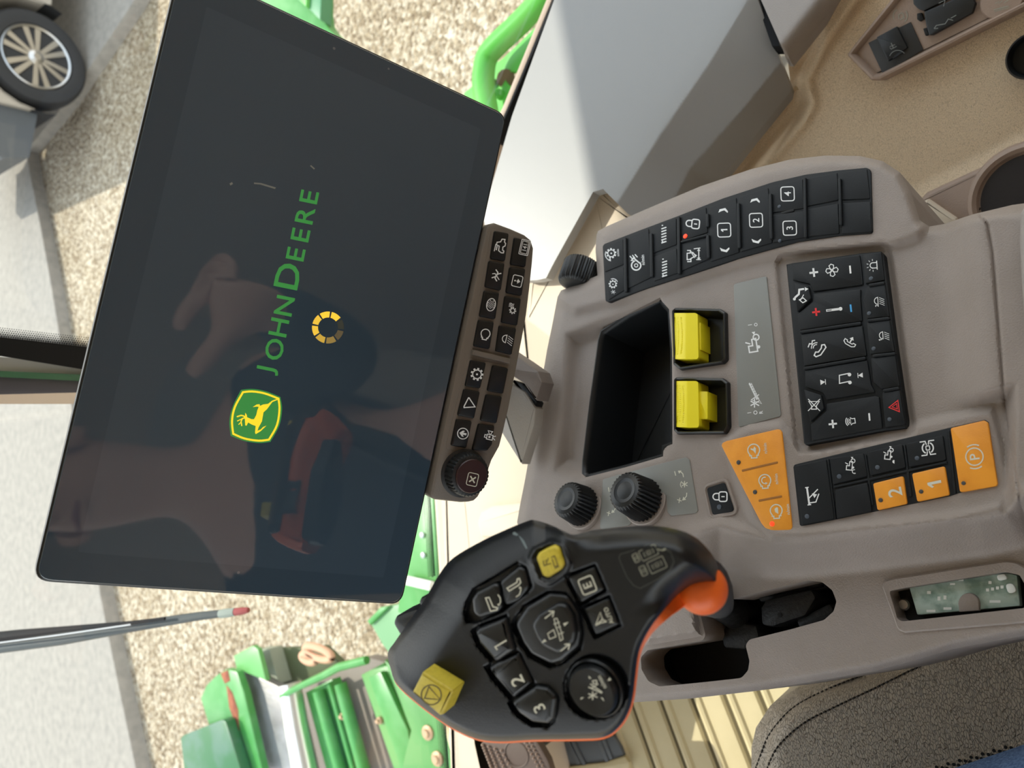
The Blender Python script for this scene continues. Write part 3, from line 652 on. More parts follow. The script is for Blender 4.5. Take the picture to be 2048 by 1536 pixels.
SEAM = [(1958, 428), (1975, 450), (1985, 505), (1994, 620), (2005, 760), (2018, 880), (2040, 1000), (2060, 1080)]
MID = [(1440, 560), (1570, 512), (1850, 490), (1885, 845), (1660, 895), (1560, 850), (1350, 920), (1340, 610)]
RAISE = [(1270, 1150), (1392, 1205), (1404, 1272), (1290, 1290)]
def side(P, pl):                                 # signed distance to an open line, positive on its right/lower side
    pl = np.asarray(pl, float); d = line_d(P, pl); best = np.full(len(P), 1e9); s = np.ones(len(P))
    for i in range(len(pl)-1):
        a, b = pl[i], pl[i+1]; dd = seg_d(P, a, b); cr_ = (b[0]-a[0])*(P[:, 1]-a[1])-(b[1]-a[1])*(P[:, 0]-a[0]); m = dd < best-1e-9
        best = np.where(m, dd, best); s = np.where(m, np.where(cr_ < 0, 1, -1), s)
    return d*s
def h_con(P):
    so = sdf(P, OUTL)
    h = -0.007*np.clip(1-so/20, 0, 1)**2
    h = h-0.026*sstep(sdf(P, LOW)/85)+0.004*np.exp(-((line_d(P, SH))/16)**2)
    h = h+0.005*sstep((sdf(P, POD)+9)/24)
    h = h+0.0035*sstep((sdf(P, PPLAT)+9)/18)
    h = h-0.012*sstep(sdf(P, FACET)/42)
    h = h+0.012*sstep(side(P, [(1850, 250), (1866, 520), (1892, 850), (1925, 1300)])/105)*np.maximum(sstep(side(P, [(1500, 914), (1794, 850), (1990, 809), (2100, 784)])/36), sstep((P[:, 0]-2006)/30))*sstep((1040-P[:, 1])/60)*sstep((P[:, 1]-380)/60)
    h = h-0.0018*np.exp(-(line_d(P, SEAM)/3.0)**2)
    h = h-0.003*sstep((sdf(P, CLIM)+22)/9)
    h = h+0.010*sstep(sdf(P, RAISE)/12)
    return h
ihole = lambda p, d: [tuple(q) for q in inset(ccw(p), d)]
mb = MB()
terrain(mb, con, OUTL, [ihole(BIN, 3), ihole(PAD1, 3), ihole(PAD2, 3), SLOT, FUSE], h_con, 5.5, 0.10, 0.03, lines=(SH, SEAM), rings=(2, 5, 9, 14))
mb.build('console_body', taupe, console, sharp=40)
hk = lambda c: float(h_con(np.array([c], float))[0])

# storage bin
mb = MB(); kb = -0.004
loft(mb, con, uvpoly(con, BIN, kb), [(0.0, -0.014), (0.0, -0.002), (0.0008, 0.0), (0.002, 0.0004), (0.0035, -0.0008), (0.0045, -0.004), (0.009, -0.055)], k_off=kb)
mb.build('storage_bin', rubber_soft, console, label='deep open black storage bin')
# lever housings and yellow paddles
for outer, main, tab in ((PAD1, [(1344, 626), (1395, 626), (1397, 718), (1346, 718)], [(1391, 645), (1401, 645), (1402, 700), (1392, 700)]), (PAD2, [(1349, 762), (1396, 762), (1398, 855), (1350, 854)], [(1393, 782), (1415, 783), (1415, 838), (1395, 838)])):
    mb = MB(); loft(mb, con, uvpoly(con, outer, 0.004, 0.002), [(0.0, -0.014), (0.0, 0.002), (0.0005, 0.0035), (0.0013, 0.004), (0.002, 0.0034), (0.0024, 0.001), (0.004, -0.012)])
    lv = mb.build('lever_housing', gloss_black, console)
    x0, x1 = main[0][0], main[1][0]
    def hp(P, x0=x0, x1=x1):
        s = (P[:, 0]-x0)/(x1-x0)
        h = np.where(s < 0.55, 0.002+0.0035*np.sin(np.clip(s/0.55, 0, 1)*PI/2), 0.0055-0.002*(s-0.55)/0.45)
        g = 0.0
        for c0 in (0.16, 0.27, 0.42):
            yy = (P[:, 1]-(main[0][1]+main[3][1])/2)/46.0
            g = g-0.0007*np.exp(-((s-c0+0.07*yy*yy)/0.022)**2)
        return h+np.where(np.abs(P[:, 1]-(main[0][1]+main[3][1])/2) < 38, g, 0)
    mb = MB(); mo_ = [tuple(q) for q in rounded(main, 6)]
    terrain(mb, con, mo_, [], hp, 2.2, 0.014, rings=(0.8, 1.6)); prism(mb, con, tab, -0.012, 0.001, 0.0004, 0.0004)
    mb.build('yellow_paddle', yellow, lv, label='bright yellow ribbed lever paddle')
# grey label plate
c3 = lambda pts: cp(1440, 500, .26042, pts)
mb = MB(); kl = hk((1515, 700))+0.0007; lab = [(1467, 568), (1533, 552), (1562, 832), (1477, 855)]
prism(mb, con, lab, kl-0.003, kl, 0.0003, 0.002)
def lt(ops, c, s, ang=-6, mi=1): ink(mb, con, kl+0.00012, ops, up_T(c3([c])[0], s*.26042, ang), mi)
lt([('s', [(-.7, 0), (.7, 0)], .2)], (230, 575), 22, 80); lt([('o', (0, 0, .7), .3)], (275, 573), 15)
lt(IC['tractor'], (255, 710), 80, -9)
ink(mb, con, kl+0.00012, [('s', [(225, 1022), (285, 1150)], 12), ('s', [(240, 1022), (300, 1150)], 5)]+[('s', [(222+9*i, 1035+18*i), (246+9*i, 1030+18*i)], 7) for i in range(7)]+[('s', [(270, 1110), (320, 1180), (240, 1150), (300, 1110)], 8), ('s', [(265, 1140), (265, 1210)], 9), ('s', [(235, 1160), (300, 1195)], 9), ('s', [(235, 1195), (300, 1160)], 9)], crop_T(1440, 500, .26042), 1)
lt([('s', [(-.7, 0), (.7, 0)], .2)], (225, 1250), 22, 80); lt([('o', (0, 0, .7), .3)], (272, 1248), 18); lt([('t', 'R', (0, 0), 1.6)], (315, 1246), 17, -6)
mb.build('label_plate', [label_grey, white_ink], console, label='long grey label plate with white machine symbols')

# ---- right-hand curved keypad strip
s1 = lambda pts: cp(1180, 320, .33203, pts)
kp = hk((1400, 500)) + 0.0012
mb = MB(); so_ = [(75, 520), (85, 505), (300, 422), (520, 340), (800, 230), (1100, 132), (1300, 86), (1500, 60), (1665, 45), (1685, 55), (1692, 75), (1702, 440), (1500, 455), (1250, 492), (900, 590), (600, 690), (350, 770), (110, 856), (92, 850)]
prism(mb, con, [tuple(p) for p in resample(rounded(s1(so_), 7), 8)], kp-0.005, kp, 0.0005)
strip = mb.build('keypad_strip', rubber, console, label='curved strip of flat black rubber keys')
def sk(px, inks=()): return key(strip, con, 'strip_key', s1(px), kp-0.001, kp+0.0007, [rubber, white_ink], inks, 0.0004, 0.0008)
def sT(c, s, ang): return up_T(s1([c])[0], s*.33203, ang)
CT = crop_T(1180, 320, .33203)
sk([(86, 518), (198, 476), (202, 628), (88, 674)], [(IC['gear'], sT((128, 562), 30, -3), 1), ([('t', 'n/min', (0, 0), 1)], sT((168, 558), 14, -3), 1), ([('a', (0, 0, 1, 60, 150), .12), ('f', [(-1.1, .15), (-.55, .2), (-.95, .6)])], sT((130, 568), 38, -3), 1)])
sk([(92, 690), (202, 644), (208, 782), (112, 842)], [(IC['gear'], sT((138, 748), 25, -3), 1), ([('a', (0, 0, 1, -70, 20), .14)], sT((138, 745), 30, -3), 1), ([('s', [(-.7, -.5), (.7, .5)], .14), ('s', [(-.7, .5), (.7, -.5)], .14), ('s', [(0, -.9), (0, .9)], .14)], sT((140, 795), 16, 10), 1)])
sk([(220, 466), (352, 414), (368, 706), (228, 774)], [([('s', [tuple(p) for p in arc(278, 635, 28, -40, 260, 16)]+[(250, 605), (262, 590), (300, 622)], 8, False), ('o', (278, 635, 10), 5)]+[('s', [(240+15*i, 578-5*i), (256+15*i, 598-6*i)], 6) for i in range(3)], CT, 1), ([('t', 'n/min', (0, 0), 1)], sT((318, 602), 20, -4), 1)])
for px, c in (([(378, 404), (518, 350), (520, 508), (382, 560)], (446, 445)), ([(384, 584), (520, 532), (528, 680), (384, 730)], (450, 648))):
    sk(px, [([('s', [(c[0]-16+0*i, c[1]-42+17*i+12), (c[0]+14, c[1]-52+17*i+12)], 7) for i in range(6)]+[('s', [(c[0]-14, c[1]+46), (c[0]-6, c[1]+44)], 6), ('s', [(c[0]-14, c[1]-50), (c[0]-6, c[1]-52)], 6)], CT, 1)])
sk([(545, 338), (698, 284), (708, 436), (548, 488)], [(IC['lock'], sT((620, 384), 46, 6), 1)])
sk([(548, 504), (704, 452), (714, 596), (552, 668)], [([('s', [(585, 545), (605, 545), (605, 560), (585, 562), (585, 600), (608, 598), (608, 612), (585, 612)], 6), ('s', [(605, 550), (640, 575), (605, 595)], 6), ('s', [(625, 535), (665, 530)], 5), ('s', [(640, 600), (668, 600)], 5), ('s', [(655, 535), (655, 600)], 6), ('f', [(645, 548), (665, 548), (655, 532)]), ('f', [(645, 588), (665, 588), (655, 604)]), ('s', [(612, 560), (630, 590)], 5), ('s', [(620, 555), (638, 585)], 5)], CT, 1)])
def chev(c, up):
    d = 1 if up else -1
    return [('f', [(c[0]-30, c[1]+12*d), (c[0]-22, c[1]-8*d), (c[0]+12, c[1]-16*d), (c[0]+28, c[1]+4*d), (c[0]+26, c[1]+14*d), (c[0]+6, c[1]-2*d), (c[0]-14, c[1]+4*d)])]
sk([(718, 284), (880, 226), (896, 556), (726, 612)], [(num_box('1'), sT((808, 422), 46, -2), 1), (chev((803, 305), True), CT, 1), (chev((812, 540), False), CT, 1)])
sk([(898, 222), (1072, 166), (1096, 498), (908, 552)], [(num_box('2'), sT((1000, 363), 46, -2), 1), (chev((995, 245), True), CT, 1), (chev((1003, 487), False), CT, 1)])
sk([(1090, 160), (1280, 114), (1288, 290), (1094, 318)], [(num_box('4'), sT((1190, 204), 47, -2), 1)])
sk([(1096, 332), (1288, 306), (1293, 466), (1104, 496)], [(num_box('3'), sT((1203, 410), 47, -2), 1)])
for px in ([(1304, 110), (1488, 76), (1496, 240), (1308, 278)], [(1516, 72), (1668, 54), (1686, 232), (1516, 240)], [(1308, 296), (1494, 262), (1500, 442), (1306, 462)], [(1518, 260), (1688, 250), (1694, 432), (1518, 444)]): sk(px)
for a, b in (((207, 466), (214, 795)), ((364, 440), (370, 704)), ((530, 340), (535, 686)), ((704, 322), (706, 402)), ((706, 450), (712, 590)), ((545, 492), (706, 450)), ((890, 258), (898, 530)), ((1083, 200), (1090, 475)), ((1290, 104), (1297, 466)), ((1500, 108), (1509, 392))):
    bar_px(strip, con, 'key_ridge', s1([a])[0], s1([b])[0], 6 if abs(a[0]-b[0]) < 40 else 4, kp-0.001, kp+0.0022, rubber)
for c in ((1140, 280), (1143, 486)): dot(strip, con, 'indicator', s1([c])[0], 3.2, kp+0.0007, led_off)
dot(strip, con, 'indicator', s1([(574, 459)])[0], 3.8, kp+0.0008, led_red, 'lit red indicator light')
mb = MB(); bb = s1([(1150, 320), (1228, 300)]); bar_px(strip, con, 'key_slot', bb[0], bb[1], 5, kp-0.001, kp+0.0008, deep_black)

# ---- climate and lights keypad
kc_ = hk((1690, 690)) + 0.0065
mb = MB(); loft(mb, con, uvpoly(con, c3([(505, 108), (552, 98), (1078, 22), (1235, 8), (1252, 30), (1340, 700), (1432, 1340), (1420, 1366), (1250, 1386), (700, 1485), (655, 1496), (640, 1480)]), kc_), [(0, kc_-0.010), (0, kc_-0.001), (0.0006, kc_-0.0003), (0.0012, kc_)])
clim = mb.build('climate_keypad', rubber, console, label='black keypad for fan, temperature, phone, sound and lamps')
kk = kc_+0.0012
def ck(px, inks=(), top=kk, mats=None): return key(clim, con, 'keypad_key', c3(px), kc_-0.001, top, mats or [rubber, white_ink, red_ink, blue_ink], inks, 0.0006, 0.0008)
def cT(c, s, ang=-7): return up_T(c3([c])[0], s*.26042, ang)
ck([(558, 112), (1072, 36), (1084, 120), (1098, 262), (1078, 268), (715, 318), (690, 262), (556, 230)], [(IC['plus'], cT((720, 173), 42), 1), (IC['fan'], cT((860, 156), 48), 1), (IC['minus'], cT((1000, 150), 38, -5), 1)])
ck([(590, 495), (712, 398), (716, 336), (1080, 300), (1078, 372), (1092, 545), (612, 618)], [(IC['plus'], cT((738, 476), 38), 2), (IC['thermo'], cT((875, 458), 60), 1), (IC['minus'], cT((1005, 447), 36, -6), 3)])
ck([(618, 648), (1094, 580), (1125, 812), (645, 892)], [(IC['phone_talk'], cT((745, 755), 72, 0), 1), (IC['phone_hang'], cT((1000, 706), 52, -60), 1)])
ck([(650, 924), (1130, 846), (1160, 1036), (1190, 1090), (815, 1150), (792, 1098), (655, 1050)], [(IC['prev'], cT((788, 1015), 34, -95), 1), (IC['note'], cT((955, 990), 58, -12), 1), (IC['prev'], cT((1080, 962), 32, 85), 1)])
ck([(695, 1340), (815, 1235), (815, 1180), (1190, 1120), (1222, 1130), (1246, 1368), (705, 1466)], [(IC['plus'], cT((866, 1336), 40, -6), 1), (IC['speaker'], cT((1006, 1315), 52, -8), 1), (IC['minus'], cT((1147, 1282), 36, -5), 1)])
ck([(562, 246), (678, 278), (698, 370), (590, 478)], [(IC['seat_air'], cT((625, 350), 62, -5), 1)], kk+0.001)
ck([(640, 1068), (776, 1114), (798, 1218), (692, 1322)], [(IC['mute'], cT((722, 1190), 54, 0), 1)], kk+0.001)
ck([(1092, 32), (1238, 14), (1262, 232), (1130, 255), (1116, 258)], [(IC['beacon'], cT((1180, 118), 46, -4), 1)])
ck([(1130, 280), (1266, 262), (1300, 510), (1128, 528), (1100, 380)], [(IC['headlight'], cT((1222, 395), 44, -4), 1), ([('t', '2', (0, 0), 1.3)], cT((1205, 428), 20, -4), 1)])
ck([(1122, 558), (1302, 536), (1340, 780), (1152, 802)], [(IC['headlight'], cT((1260, 660), 44, -4), 1), ([('t', '1', (0, 0), 1.3)], cT((1232, 690), 20, -4), 1)])
ck([(1156, 830), (1345, 806), (1378, 1046), (1240, 1068), (1178, 1016)])
ck([(1246, 1092), (1380, 1072), (1420, 1340), (1270, 1364), (1244, 1116)], [(IC['triangle'], cT((1340, 1203), 46, -8), 2)])
for a, b in (((610, 630), (1082, 560)), ((640, 910), (1118, 828)), ((1140, 270), (1262, 250)), ((1130, 542), (1300, 522)), ((1170, 812), (1345, 794)), ((1250, 1080), (1376, 1058))):
    bar_px(clim, con, 'key_ridge', c3([a])[0], c3([b])[0], 6, kc_-0.001, kk+0.0008, rubber)
for c in ((1160, 218), (1145, 486), (1180, 757), (1302, 1300)): dot(clim, con, 'indicator', c3([c])[0], 4.2, kk, led_off)

# ---- throttle plate, drive keypad, lock key
c4 = lambda pts: cp(1400, 820, .3164, pts)
kt = hk((1530, 970)) + 0.001
mb = MB(); prism(mb, con, c4([(134, 226), (140, 208), (165, 195), (486, 121), (505, 123), (517, 140), (582, 740), (575, 760), (540, 768), (450, 764), (410, 745), (385, 715), (250, 455)]), kt-0.004, kt, 0.0006, 0.001)
def tT(c, s, ang): return up_T(c4([c])[0], s*.3164, ang)
for ic, c, n in (('hare', (340, 258), (412, 242)), ('rotate', (410, 450), (482, 436)), ('turtle', (482, 640), (556, 628))):
    ink(mb, con, kt+0.00012, IC[ic], tT(c, 50, -4), 1); ink(mb, con, kt+0.00012, [('t', 'n/min', (0, 0), 1)], tT(n, 22, -5), 1)
thr = mb.build('throttle_keypad', [orange_key, cream_ink], console, label='orange three-position engine speed keypad')
for a, b in (((262, 384), (492, 330)), ((368, 574), (518, 545))): bar_px(thr, con, 'key_groove', c4([a])[0], c4([b])[0], 5, kt-0.001, kt+0.0003, mat('groove_brown', (150, 96, 30), 0.6) if 'groove_brown' not in MATS else MATS['groove_brown'])
for c in ((244, 331), (348, 519)): dot(thr, con, 'indicator', c4([c])[0], 4.2, kt, led_hole)
dot(thr, con, 'indicator', c4([(456, 720)])[0], 4.8, kt, led_red, 'lit red indicator light')
kd = hk((1760, 980)) + 0.0004
mb = MB(); prism(mb, con, c4([(588, 360), (596, 345), (620, 338), (1570, 112), (1600, 105), (1800, 60), (1825, 75), (1884, 470), (1872, 484), (1640, 524), (1580, 545), (660, 734), (640, 738), (628, 725)]), kd-0.004, kd, 0.0005, 0.001)
drv = mb.build('drive_keypad', rubber, console, label='black drive keypad with orange gear and parking keys')
def dk(px, inks=(), m=None, label=None): return key(drv, con, 'drive_key', c4(px), kd-0.001, kd+0.0014, m or [rubber, white_ink], inks, 0.0006, 0.0012, label)
O_ = [orange_key, cream_ink]
dk([(600, 352), (798, 310), (848, 688), (642, 728)], [(IC['unfold'], tT((715, 540), 58, -8), 1)])
dk([(820, 304), (1035, 272), (1058, 418), (842, 470)], [(IC['tractor'], tT((950, 340), 44, 5), 1), (IC['rotate'][1:], tT((975, 392), 30, 0), 1)])
dk([(1058, 264), (1278, 214), (1300, 362), (1078, 414)], [(IC['tractor'], tT((1192, 272), 44, 5), 1), (IC['turtle'][1:], tT((1222, 330), 28, 0), 1)])
dk([(1302, 212), (1535, 158), (1556, 314), (1322, 360)], [(IC['diff'], tT((1440, 240), 58, -8), 1)])
dk([(852, 504), (1058, 458), (1086, 640), (864, 688)])
dk([(1092, 464), (1284, 416), (1308, 592), (1120, 634)], [([('t', '2', (0, 0), 1)], tT((1232, 520), 88, -12), 1)], O_, 'orange key with a white 2')
dk([(1338, 402), (1546, 354), (1576, 536), (1372, 580)], [([('t', '1', (0, 0), 1)], tT((1482, 465), 88, -12), 1)], O_, 'orange key with a white 1')
dk([(1582, 114), (1796, 64), (1820, 78), (1880, 468), (1868, 480), (1642, 520)], [(IC['parking'], tT((1735, 295), 76, -8), 1)], O_, 'large orange parking brake key')
for a, b in (((806, 308), (852, 690)), ((842, 488), (1562, 330)), ((1042, 280), (1090, 600)), ((1290, 218), (1332, 548)), ((1570, 130), (1612, 530))):
    bar_px(drv, con, 'key_ridge', c4([a])[0], c4([b])[0], 5, kd-0.001, kd+0.0009, rubber)
for c, m in (((677, 672), led_off), ((880, 420), led_off), ((1122, 362), led_off), ((1372, 304), led_off), ((1142, 570), led_hole), ((1398, 516), led_hole), ((1666, 463), led_hole)): dot(drv, con, 'indicator', c4([c])[0], 4.6, kd+0.0014, m)
c5 = lambda pts: cp(1080, 880, .19531, pts)
kl_ = hk((1440, 995))
lockp = c5([(1702, 492), (1890, 430), (1992, 728), (1765, 772)])
mb = MB(); lo = uvpoly(con, lockp, 0.001, 0.0025); loft(mb, con, inset(lo, -0.0028), [(0, kl_-0.003), (0, kl_+0.0004), (0.0006, kl_+0.0012), (0.0016, kl_+0.0012), (0.0024, kl_-0.0012)])
lk = mb.build('lock_key_bezel', taupe, console)
mb = MB(); prism(mb, con, lockp, kl_-0.002, kl_+0.0006, 0.0006, 0.0025); ink(mb, con, kl_+0.00072, IC['lock'], up_T(c5([(1845, 580)])[0], 16, 0), 1)
mb.build('lock_key', [rubber, white_ink], lk, label='black key with a white padlock')
dot(lk, con, 'indicator', c5([(1836, 686)])[0], 4.6, kl_+0.0006, led_off)
# label plates and the two ribbed knobs
for px, r in (([(640, 405), (830, 345), (935, 850), (905, 875), (640, 918), (612, 900)], 0), ([(900, 330), (1490, 176), (1530, 205), (1616, 725), (1595, 748), (1345, 776), (1305, 740), (1290, 560), (960, 560)], 0)):
    mb = MB(); q = c5(px); kq = max(hk(p) for p in q)+0.0006
    prism(mb, con, q, kq-0.004, kq, 0.0003, 0.0015)
    if px[0][0] == 900:
        ink(mb, con, kq+0.00012, [('s', [(1378, 320), (1390, 365)], 10), ('s', [(1470, 380), (1462, 345), (1440, 325)], 9), ('f', [(1412, 315), (1450, 312), (1425, 345)]), ('s', [(1480, 420), (1480, 485)], 9), ('s', [(1452, 435), (1510, 470)], 9), ('s', [(1452, 470), (1510, 435)], 9), ('a', (1480, 455, 42, 130, 230), 7), ('s', [(1405, 610), (1450, 625)], 9), ('s', [(1432, 592), (1422, 645)], 9), ('s', [(1503, 540), (1500, 575), (1475, 605)], 9), ('f', [(1455, 620), (1468, 580), (1498, 612)])], crop_T(1080, 880, .19531), 1)
    else:
        ink(mb, con, kq+0.00012, [('s', [(700, 485), (708, 530)], 9), ('f', [(725, 505), (752, 480), (755, 512)]), ('s', [(685, 742), (722, 755)], 9), ('s', [(708, 728), (698, 778)], 9), ('s', [(772, 680), (770, 705), (752, 730)], 8), ('f', [(728, 748), (740, 712), (766, 740)]), ('s', [(742, 555), (740, 580), (750, 600)], 8), ('s', [(757, 660), (785, 650)], 8)], crop_T(1080, 880, .19531), 1)
    mb.build('knob_label_plate', [label_grey, cream_ink], console)
def ribbed_knob(c_base, c_top, rpx, hgt):
    b0 = con.hit(c_base[0], c_base[1], hk(c_base)); d = np.linalg.norm(b0-CAM)
    ax = W((-0.70, -0.40, -0.59)); r = rpx/F*np.dot(b0-CAM, BZ)
    mb = MB(); lathe(mb, b0, ax, [(r*1.12, -0.003), (r*1.12, 0.0008), (r*1.08, 0.0014)], 48); base = mb.build('knob_collar', taupe, console)
    mb = MB(); lathe(mb, b0, ax, [(r*0.98, 0.0014), (r*1.0, 0.003), (r*0.9, hgt*0.86), (r*0.84, hgt*0.97), (r*0.74, hgt)], 120, 0, None, (30, r*0.11, 0, 3))
    k = mb.build('ribbed_knob', rubber_soft, base, label='black ribbed dial knob', sharp=50)
    mb = MB(); lathe(mb, b0, ax, [(r*0.56, hgt-0.0005), (r*0.56, hgt+0.0003), (r*0.5, hgt+0.0001), (r*0.2, hgt-0.0002)], 40); mb.build('knob_cap', gloss_black, base)
ribbed_knob((1167, 1014), (1132, 1001), 41, 0.021)
ribbed_knob((1290, 1002), (1253, 976), 45, 0.025)
# ribbed thumb wheel at the front corner
mb = MB(); wc = con.hit(1158, 548, -0.004); wax = con.U*0.95+con.N*0.15+con.V*0.3
ww = 66/F*np.dot(wc-CAM, BZ); wr = 34/F*np.dot(wc-CAM, BZ)
lathe(mb, wc, con.U*0.95-con.N*0.22, [(wr*0.7, -0.0125), (wr*1.0, -0.0115), (wr*1.1, -0.009), (wr*1.1, 0.009), (wr*1.0, 0.0115), (wr*0.7, 0.0125)], 180, 0, None, (40, wr*0.07, 1, 4))
mb.build('thumb_wheel', rubber_soft, console, label='black ribbed thumb wheel at the front corner', sharp=50)

# fuse window
kf = hk((1800, 1215))
mb = MB(); fo = uvpoly(con, [(1764, 1172), (1771, 1160), (1790, 1155), (2012, 1120), (2035, 1123), (2060, 1137), (2068, 1236), (2056, 1247), (1810, 1267), (1796, 1260)], kf, 0.002)
fo2 = uvpoly(con, FUSE, kf, 0.0015)
n1 = 120
def rs(p, n):
    p = np.vstack([p, p[:1]]); L = np.r_[0, np.cumsum(np.linalg.norm(np.diff(p, axis=0), axis=1))]; t = np.linspace(0, L[-1], n, endpoint=False)
    return np.stack([np.interp(t, L, p[:, 0]), np.interp(t, L, p[:, 1])], 1)
A_ = rs(fo, n1); B_ = rs(fo2, n1); sh = np.argmin(np.linalg.norm(B_-A_[0], axis=1)); B_ = np.roll(B_, -sh, 0)
vs = [con.P(u, v, kf-0.004) for u, v in A_]+[con.P(u, v, kf+0.0012) for u, v in inset(A_, 0.0004)]+[con.P(u, v, kf+0.0018) for u, v in inset(A_, 0.0012)]+[con.P(u, v, kf+0.0014) for u, v in B_]+[con.P(u, v, kf-0.012) for u, v in B_]
mb.add(vs, [(r*n1+i, r*n1+(i+1) % n1, (r+1)*n1+(i+1) % n1, (r+1)*n1+i) for r in range(4) for i in range(n1)])
fz = mb.build('fuse_window_bezel', taupe, console)
mb = MB(); prism(mb, con, [(1770, 1165), (2060, 1130), (2065, 1235), (1795, 1255)], kf-0.02, kf-0.014); mb.build('fuse_recess', deep_black, fz)
mb = MB(); prism(mb, con, [(1818, 1175), (2010, 1145), (2034, 1150), (2040, 1212), (1834, 1230)], kf-0.012, kf-0.006, 0.0008, 0.001)
for x, y, w, h_ in ((1905, 1168, 5, 2), (1922, 1160, 5, 2), (1975, 1180, 3, 3), (1985, 1178, 3, 3), (1995, 1176, 3, 3), (2004, 1174, 3, 3), (1878, 1197, 3, 4), (1890, 1195, 3, 4), (1858, 1185, 4, 3), (1980, 1165, 3, 3), (1862, 1222, 9, 2.5), (1895, 1217, 8, 2.5), (1990, 1203, 11, 2.5)):
    ink(mb, con, kf-0.0058, [('f', [(x-w, y-h_), (x+w, y-h_), (x+w, y+h_), (x-w, y+h_)])], lambda a, b: np.array([a, b]), 1)
for q in ([(1992, 1150), (2010, 1147), (2015, 1158), (1996, 1162)], [(2010, 1168), (2026, 1166), (2034, 1184), (2016, 1188)]):
    prism(mb, con, q, kf-0.006, kf-0.004, 0.0005, 0.002, mi=1)
mb.build('frosted_cover', [pcb, pcb_white], fz, label='frosted greenish cover over the circuit board')
mb = MB(); prism(mb, con, [tuple(p) for p in arc(1937, 1207, 21, 180, 360, 14)]+[(1958, 1221), (1918, 1224)], kf-0.006, kf-0.003, 0.0006, 0.0); mb.build('finger_tab', taupe, fz)
mb = MB(); so2 = con.hit(1808, 1209, kf-0.010); lathe(mb, so2, con.N, [(0.0034, -0.004), (0.0034, 0.0005), (0.0026, 0.0014)], 20); bar = MB(); mb.build('screw', metal, fz)
# lever slot and the mechanism in it
ks = hk((1560, 1280))
mb = MB(); tray_uv(mb, con, inset(uvpoly(con, SLOT, ks-0.006), -0.004), ks-0.006, ks-0.055); sl = mb.build('lever_slot', deep_black, console)
for px, k1 in (([(1520, 1215), (1530, 1200), (1622, 1178), (1632, 1196), (1610, 1232), (1545, 1254), (1522, 1250)], -0.020), ([(1440, 1260), (1470, 1245), (1512, 1250), (1518, 1275), (1490, 1300), (1446, 1296)], -0.026), ([(1430, 1215), (1480, 1205), (1488, 1228), (1475, 1240), (1434, 1238)], -0.022), ([(1590, 1240), (1660, 1205), (1672, 1230), (1600, 1262)], -0.024), ([(1510, 1190), (1640, 1160), (1660, 1175), (1600, 1188), (1520, 1205)], -0.026)):
    mb = MB(); prism(mb, con, px, ks-0.05, ks+k1, 0.0025, 0.003); mb.build('mechanism_block', mech_black, sl)
mb = MB(); so3 = con.hit(1560, 1230, ks-0.02); lathe(mb, so3, con.N, [(0.0016, -0.002), (0.0016, 0.0006)], 14); mb.build('mechanism_pin', deep_black, sl)
mb = MB(); tube(mb, [con.hit(1420, 1208, ks-0.018), con.hit(1416, 1222, ks-0.014), con.hit(1412, 1240, ks-0.014), con.hit(1406, 1256, ks-0.02), con.hit(1400, 1268, ks-0.03)], 0.0022, 10); mb.build('pale_cable', cable_white, sl)
# ================================================================== the multi-function drive handle
hnd = plane_px(960, 1290, 0.292, (-0.5, 0.1, -0.86))
handle = thing('drive_handle', con.hit(1440, 1225, -0.05), 'black multi-function drive handle with orange back, yellow buttons and numbered keys', 'handle')
c6 = lambda pts: cp(760, 1030, .3418, pts)
cA = lambda pts: cp(860, 1030, .19531, pts)
cB = lambda pts: cp(1060, 1040, .19531, pts)
cC = lambda pts: cp(780, 1280, .24414, pts)
HO_ = c6([(45, 810), (85, 745), (130, 680), (200, 580), (265, 490), (345, 350), (430, 250), (600, 150), (750, 80), (860, 36), (905, 30), (1000, 58), (1070, 92), (1130, 115), (1200, 100), (1250, 88), (1420, 70), (1560, 62), (1700, 76), (1830, 120), (1920, 200), (1975, 290), (1996, 390), (1985, 420), (1910, 405), (1830, 412), (1740, 468), (1650, 570), (1570, 680), (1515, 800), (1492, 960), (1480, 1060), (1455, 1150), (1400, 1240), (1310, 1300), (1150, 1312), (900, 1316), (700, 1326), (560, 1308), (430, 1250), (330, 1185), (200, 1085), (95, 985), (62, 900)])
HO = [tuple(p) for p in spline(HO_, 4, True)]
UL = c6([(40, 815), (130, 680), (265, 490), (345, 350), (430, 250), (600, 150), (860, 36), (905, 30), (1010, 62)])
k_1 = cA([(415, 860), (460, 795), (690, 680), (735, 950), (700, 1005), (500, 1070), (430, 1015)])
k_2 = cA([(700, 680), (895, 530), (975, 560), (1012, 760), (925, 890), (748, 960)])
k_y = cA([(1080, 440), (1110, 390), (1250, 325), (1310, 345), (1380, 500), (1350, 560), (1210, 650), (1150, 630)])
k_E = cB([(385, 585), (655, 482), (755, 716), (512, 855)])
k_A = cB([(545, 915), (800, 802), (905, 1072), (672, 1186)])
k_n1 = cA([(450, 1195), (482, 1165), (768, 1055), (860, 1395), (690, 1512), (655, 1505), (500, 1330)])
k_n2 = cC([(800, 228), (860, 190), (1040, 112), (1165, 360), (1025, 485), (1000, 480), (850, 310)])
k_n3 = cC([(990, 520), (1005, 500), (1180, 385), (1280, 402), (1358, 480), (1335, 655), (1290, 698), (1160, 685), (1050, 610)])
k_d = c6([(782, 640), (850, 540), (985, 462), (1080, 470), (1150, 570), (1172, 690), (1160, 780), (1060, 862), (1000, 880), (880, 820), (830, 750)])
DC = c6([(1262, 1008)])[0]
